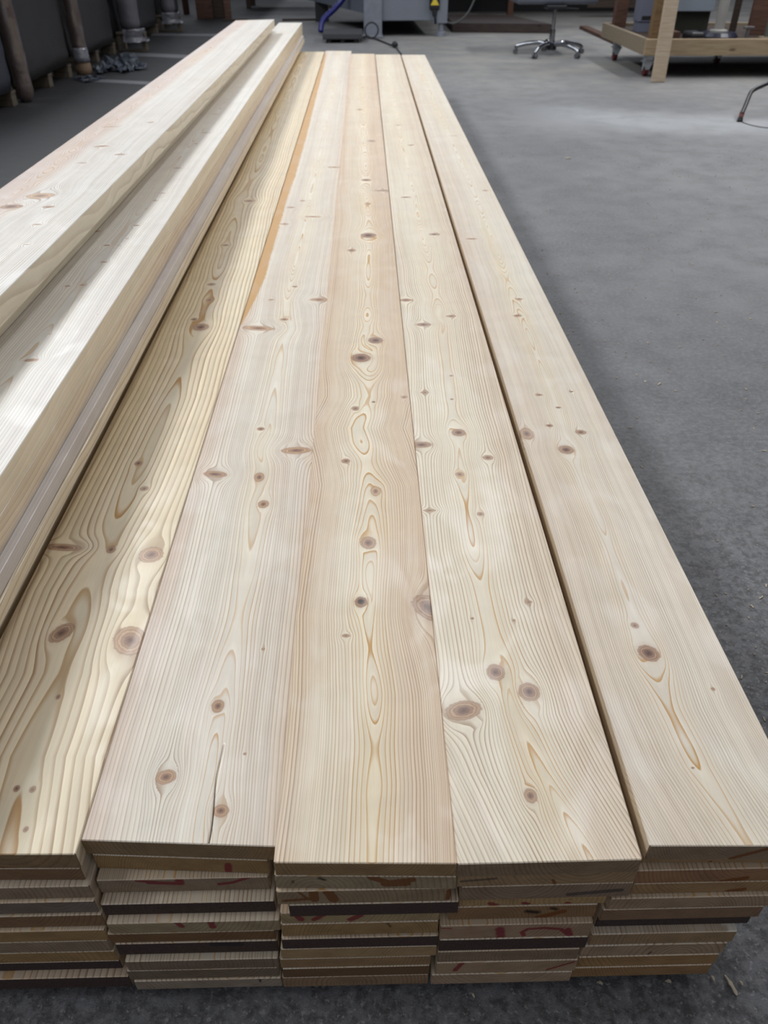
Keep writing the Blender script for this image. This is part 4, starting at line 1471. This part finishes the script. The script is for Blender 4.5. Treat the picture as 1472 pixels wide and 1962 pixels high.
# ================================================================== TIMBER TROLLEY
M_PINE = rough_wood('pale_pine_beam', (0.345, 0.265, 0.170), (0.250, 0.180, 0.105))
M_PINE2 = rough_wood('greyish_pine_beam', (0.250, 0.205, 0.145), (0.180, 0.140, 0.095))
M_OAK = rough_wood('orange_brown_post_wood', (0.185, 0.115, 0.055), (0.110, 0.065, 0.030))
tr = empty('timber_trolley', (2.64, 8.36, 0), 'pale timber trolley on red caster wheels at the right edge of the photo', 'trolley')
bm = bmesh.new()
bm_box(bm, (1.35, 0.0, 0.255), (2.70, 0.045, 0.135), 0.004)
from_bm('front_beam', bm, M_PINE, tr)
bm = bmesh.new()
bm_box(bm, (0.024, 0.80, 0.255), (0.045, 1.54, 0.135), 0.004)
from_bm('side_beam', bm, M_PINE2, tr)
bm = bmesh.new()
bm_box(bm, (1.35, 1.6, 0.255), (2.70, 0.045, 0.135), 0.004)
from_bm('rear_beam', bm, M_PINE2, tr)
bm = bmesh.new()
bm_box(bm, (1.36, 0.80, 0.285), (2.60, 1.53, 0.02), 0.0)
from_bm('deck', bm, M_DKWOOD, tr)
bm = bmesh.new()
bm_box(bm, (0.115, 0.085, 0.745), (0.125, 0.10, 0.90), 0.004)
from_bm('corner_post', bm, M_OAK, tr)
bm = bmesh.new()
bm_box(bm, (0.13, 1.45, 0.745), (0.13, 0.10, 0.90), 0.004)
from_bm('corner_post', bm, M_RED_WOOD, tr)
M_REDW = simple('dark_red_wheel', (0.095, 0.012, 0.016), 0.45)
for (x, y) in ((0.09, 0.12), (0.09, 1.25), (1.10, 0.95), (2.5, 0.12), (2.5, 1.4)):
    bm = bmesh.new()
    c0 = Vector((x, y, 0.055))
    bm_tube(bm, [c0 + Vector((-0.022, 0.02, 0)), c0 + Vector((-0.018, 0.02, 0)), c0 + Vector((0.018, 0.02, 0)), c0 + Vector((0.022, 0.02, 0))], [0.045, 0.054, 0.054, 0.045], 24)
    wl = from_bm('caster', bm, M_REDW, tr)
    bm = bmesh.new()
    bm_box(bm, (x, y, 0.128), (0.10, 0.10, 0.010), 0.002)
    for s_ in (-1, 1):
        a4 = [bm.verts.new((x + s_ * 0.029 + q, y + yy, zz)) for q in (-0.002, 0.002) for (yy, zz) in ((-0.045, 0.124), (0.045, 0.124), (0.032, 0.045), (0.008, 0.045))]
        bm.faces.new(a4[:4][::-1])
        bm.faces.new(a4[4:])
        for i in range(4):
            bm.faces.new((a4[i], a4[(i + 1) % 4], a4[4 + (i + 1) % 4], a4[4 + i]))
    a3 = [bm.verts.new((x + xx, y - 0.038 + q, zz)) for q in (0.0, 0.004) for (xx, zz) in ((-0.045, 0.124), (0.045, 0.124), (0.018, 0.060), (-0.018, 0.060))]
    bm.faces.new(a3[:4])
    bm.faces.new(a3[4:][::-1])
    for i in range(4):
        bm.faces.new((a3[i], a3[4 + i], a3[4 + (i + 1) % 4], a3[(i + 1) % 4]))
    bm_box(bm, (x, y, 0.16), (0.07, 0.07, 0.056), 0.002)
    bmesh.ops.recalc_face_normals(bm, faces=bm.faces[:])
    from_bm('caster_bracket', bm, M_STEEL, wl)

bm = bmesh.new()
bm_box(bm, (0, 0, 0.80), (0.122, 0.042, 1.60), 0.003)
pl = from_bm('upright_plank', bm, rough_wood('pale_plank_face', (0.47, 0.385, 0.285), (0.38, 0.29, 0.20)), loc=(2.750, 8.25, 0.0))
pl.rotation_euler = (math.radians(-3.5), 0, 0)
pl.location = (2.742, 8.11, 0.0015)
tag(pl, 'pale knotty plank standing upright on the floor against the trolley front', 'plank')

ZD = 0.295


def thing_box(name, c, s, mat, label, cat, bev=0.005):
    bm = bmesh.new()
    bm_box(bm, (0, 0, s[2] / 2), s, bev)
    return tag(from_bm(name, bm, mat, loc=c), label, cat)


cab = empty('control_cabinet', (3.30, 9.25, ZD), 'pale blue-grey cabinet on dark feet standing on the trolley deck', 'cabinet')
bm = bmesh.new()
bm_box(bm, (0, 0, 0.55), (0.42, 0.30, 0.72), 0.006)
from_bm('cabinet_body', bm, simple('pale_blue_grey_enamel', (0.215, 0.245, 0.285), 0.4, var=0.05), cab)
bm = bmesh.new()
bm_box(bm, (0, 0.02, 0.095), (0.40, 0.24, 0.188), 0.004)
from_bm('base', bm, simple('dark_olive_base', (0.018, 0.018, 0.012), 0.6), cab)
gb = empty('small_grey_cabinet', (2.90, 9.35, ZD), 'narrow blue-grey box with a black slot, behind the orange-brown corner post', 'box')
bm = bmesh.new()
bm_box(bm, (0.02, 0, 0.42), (0.22, 0.2, 0.66), 0.006)
bm_box(bm, (0.02, 0, 0.045), (0.20, 0.18, 0.09), 0.002)
from_bm('box_body', bm, simple('blue_grey_box_paint', (0.12, 0.13, 0.17), 0.45, var=0.05), gb)
bm = bmesh.new()
bm_box(bm, (0.02, -0.1015, 0.125), (0.16, 0.004, 0.035), 0.001)
from_bm('slot', bm, M_BLACK, gb)
ps = empty('pole_stand', (3.45, 8.72, ZD), 'white metal pole on a black round base standing on the trolley deck', 'stand')
bm = bmesh.new()
bm_tube(bm, [(0, 0, 0.0005), (0, 0, 0.02), (0, 0, 0.05)], [0.19, 0.19, 0.16], 32)
from_bm('round_base', bm, simple('blue_black_base', (0.010, 0.011, 0.025), 0.3), ps)
bm = bmesh.new()
bm_tube(bm, [(0, 0, 0.05), (0, 0, 0.065), (0, 0, 0.075)], [0.085, 0.085, 0.05], 20)
bm_tube(bm, [(0, 0, 0.07), (0.0, 0, 0.9)], 0.047, 20)
from_bm('pole', bm, simple('off_white_pole', (0.30, 0.29, 0.27), 0.35), ps)
thing_box('dark_tool_case', (3.15, 8.55, ZD), (0.14, 0.24, 0.07), M_BLACK, 'small black case lying beside the pole stand on the trolley', 'case', 0.02)
thing_box('timber_offcut', (2.99, 8.88, ZD), (0.12, 0.5, 0.06), M_RED_WOOD, 'reddish timber offcut lying on the trolley deck behind the upright plank', 'offcut', 0.004)
tf_ = empty('metal_fitting', (3.69, 8.60, ZD), 'small grey T-shaped metal fitting on the trolley, right of the pole', 'fitting')
bm = bmesh.new()
bm_box(bm, (0, 0, 0.045), (0.028, 0.028, 0.089), 0.004)
bm_box(bm, (0, 0, 0.095), (0.10, 0.035, 0.022), 0.004)
from_bm('fitting_body', bm, simple('dull_grey_metal', (0.13, 0.12, 0.12), 0.5, metal=0.3), tf_)
lb = empty('angle_block', (3.82, 8.45, ZD), 'pale upright bar fixed on a small light base, at the front right of the trolley', 'block')
bm = bmesh.new()
bm_box(bm, (0, 0, 0.018), (0.13, 0.10, 0.035), 0.004)
from_bm('base', bm, M_PINE2, lb)
bm = bmesh.new()
bm_box(bm, (-0.005, 0.0, 0.115), (0.045, 0.04, 0.16), 0.004)
from_bm('bar', bm, simple('greenish_grey_metal', (0.12, 0.125, 0.11), 0.4, metal=0.3), lb)
thing_box('upright_brown_board', (4.02, 9.0, ZD), (0.34, 0.05, 0.85), M_RED_WOOD, 'reddish-brown board standing upright on the trolley at the right edge', 'board')
thing_box('narrow_upright_board', (3.74, 9.1, ZD), (0.06, 0.04, 0.85), M_DKWOOD, 'narrow dark board standing upright left of the reddish-brown board', 'board')
# thin board on the floor going under the trolley
A_, B_ = on_z(1120, 57, 0), on_z(1180, 84, 0)
bm = bmesh.new()
d_ = (B_ - A_)
bm_box(bm, (0, 0, 0.019), (d_.length + 0.3, 0.12, 0.037), 0.003)
o = from_bm('floor_board', bm, M_RED_WOOD, loc=((A_.x + B_.x) / 2 + 0.02, (A_.y + B_.y) / 2, 0))
o.rotation_euler = (0, 0, math.atan2(d_.y, d_.x))
tag(o, 'reddish board lying on the floor behind the left end of the trolley', 'board')

# black bent tubular leg at the right edge
cs = empty('tubular_stand', (2.78, 6.24, 0), 'black tubular stand with a red-banded foot reaching in at the right edge', 'stand')
bm = bmesh.new()
bm_tube(bm, smooth_path([(0.008, 0.02, 0.045), (0.055, 0.10, 0.085), (0.10, 0.18, 0.125), (0.16, 0.27, 0.165), (0.30, 0.36, 0.20), (0.55, 0.50, 0.27), (0.75, 0.6, 0.35)], 6), 0.0155, 12)
from_bm('leg', bm, M_BLACK, cs, smooth=True)
bm = bmesh.new()
bm_tube(bm, [(0.002, 0.008, 0.022), (0.016, 0.034, 0.052)], 0.0172, 14)
tag(from_bm('foot_band', bm, simple('dark_red_band', (0.12, 0.02, 0.015), 0.5), cs), 'dark red band')
bm = bmesh.new()
bm_tube(bm, [(-0.004, -0.004, 0.0005), (0.002, 0.008, 0.024)], [0.021, 0.018], 14)
from_bm('rubber_foot', bm, M_RUBBER, cs)
bm = bmesh.new()
bm_tube(bm, smooth_path([(0.75, 0.6, 0.35), (0.95, 0.5, 0.25), (1.15, 0.35, 0.1), (1.25, 0.3, 0.016)], 5), 0.0155, 12)
from_bm('leg', bm, M_BLACK, cs, smooth=True)
bm = bmesh.new()
A_, B_, C_ = on_z(1422, 234, .003), on_z(1445, 241, .003), on_z(1478, 245, .003)
bm_tube(bm, smooth_path([A_, B_, C_, C_ + Vector((0.25, 0.03, 0))], 6), 0.0028, 6)
tag(from_bm('thin_wire', bm, M_RUBBER, smooth=True), 'thin dark wire curving on the floor from the foot of the tubular stand', 'wire')

# ================================================================== LITTER ON THE FLOOR
M_CHIP = simple('pale_wood_shaving', (0.50, 0.42, 0.31), 0.8, var=0.25, sc=60)
bm = bmesh.new()
rr = random.Random(5)
for k in range(2600):
    if k < 1500:
        x, y = rr.uniform(0.45, 3.2), rr.uniform(0.2, 5.5) ** 1.0
    else:
        x, y = rr.uniform(-0.7, 2.0), rr.uniform(0.18, 1.2)
    if x < 0.66 and y > 0.30:
        if not (x > 0.60 and y > 0.5):
            x = rr.uniform(0.66, 2.6)
    s_ = rr.uniform(0.0006, 0.0017) * (1 if rr.random() > .06 else 1.7)
    L_ = s_ * rr.uniform(1.0, 4.0)
    a = rr.uniform(0, math.pi)
    ca, sa = math.cos(a), math.sin(a)
    z = rr.uniform(0.0008, 0.0022)
    q = [(-L_, -s_), (L_, -s_ * .6), (L_ * .9, s_), (-L_ * .8, s_ * .7)]
    top = [bm.verts.new((x + u_ * ca - v_ * sa, y + u_ * sa + v_ * ca, z + rr.uniform(0, .0012))) for u_, v_ in q]
    bot = [bm.verts.new((v.co.x, v.co.y, 0.0002)) for v in top]
    bm.faces.new(top)
    for i in range(4):
        bm.faces.new((top[i], bot[i], bot[(i + 1) % 4], top[(i + 1) % 4]))
bmesh.ops.recalc_face_normals(bm, faces=bm.faces[:])
tag(from_bm('sawdust_flecks', bm, M_CHIP), 'pale sawdust and tiny shavings scattered over the concrete floor', 'sawdust', kind='stuff')


def chip(px, py, Lc, Wc, ang, label, name='wood_splinter', z=0.0):
    p = on_z(px, py, z)
    bm = bmesh.new()
    n_ = 8
    t_, b_ = [], []
    for i in range(n_):
        f = i / (n_ - 1)
        wv = Wc / 2 * (0.35 + 0.65 * math.sin(math.pi * min(1, f * 1.1 + .05)) ** .6) * (1 + .25 * math.sin(i * 2.3 + px))
        zz = 0.0015 + 0.002 * math.sin(f * math.pi)
        for s_ in (-1, 1):
            t_.append(bm.verts.new(((f - .5) * Lc, s_ * wv, zz + 0.0012)))
            b_.append(bm.verts.new(((f - .5) * Lc, s_ * wv, zz - 0.0012)))
    for i in range(n_ - 1):
        bm.faces.new((t_[2 * i], t_[2 * i + 2], t_[2 * i + 3], t_[2 * i + 1]))
        bm.faces.new((b_[2 * i], b_[2 * i + 1], b_[2 * i + 3], b_[2 * i + 2]))
        for s_ in (0, 1):
            bm.faces.new((t_[2 * i + s_], b_[2 * i + s_], b_[2 * i + 2 + s_], t_[2 * i + 2 + s_]))
    bm.faces.new((t_[0], t_[1], b_[1], b_[0]))
    bm.faces.new((t_[-1], t_[-2], b_[-2], b_[-1]))
    bmesh.ops.recalc_face_normals(bm, faces=bm.faces[:])
    o = from_bm(name, bm, M_CHIP, loc=(p.x, p.y, z + 0.0006))
    o.rotation_euler = (0, 0, math.radians(ang))
    return tag(o, label, 'wood splinter')


chip(1400, 1889, 0.026, 0.0045, 106, 'long pale wood splinter on the floor right of the stack corner')
chip(1419, 1885, 0.0060, 0.0025, 120, 'short pale splinter just right of the longest splinter')
chip(1365, 1876, 0.0070, 0.0030, 110, 'curled pale shaving at the bottom right corner of the stack')
chip(1280, 1882, 0.0080, 0.0035, 170, 'pale splinter on the floor under the rightmost pile front edge')
chip(1149, 1885, 0.0080, 0.0030, 160, 'pale splinter on the floor between the fourth and rightmost piles')
chip(906, 1908, 0.0070, 0.0025, 120, 'pale splinter on the dark floor below the fourth pile')
chip(1089, 304, 0.0350, 0.0150, 5, 'white scrap on the grey floor right of the far end of the boards')
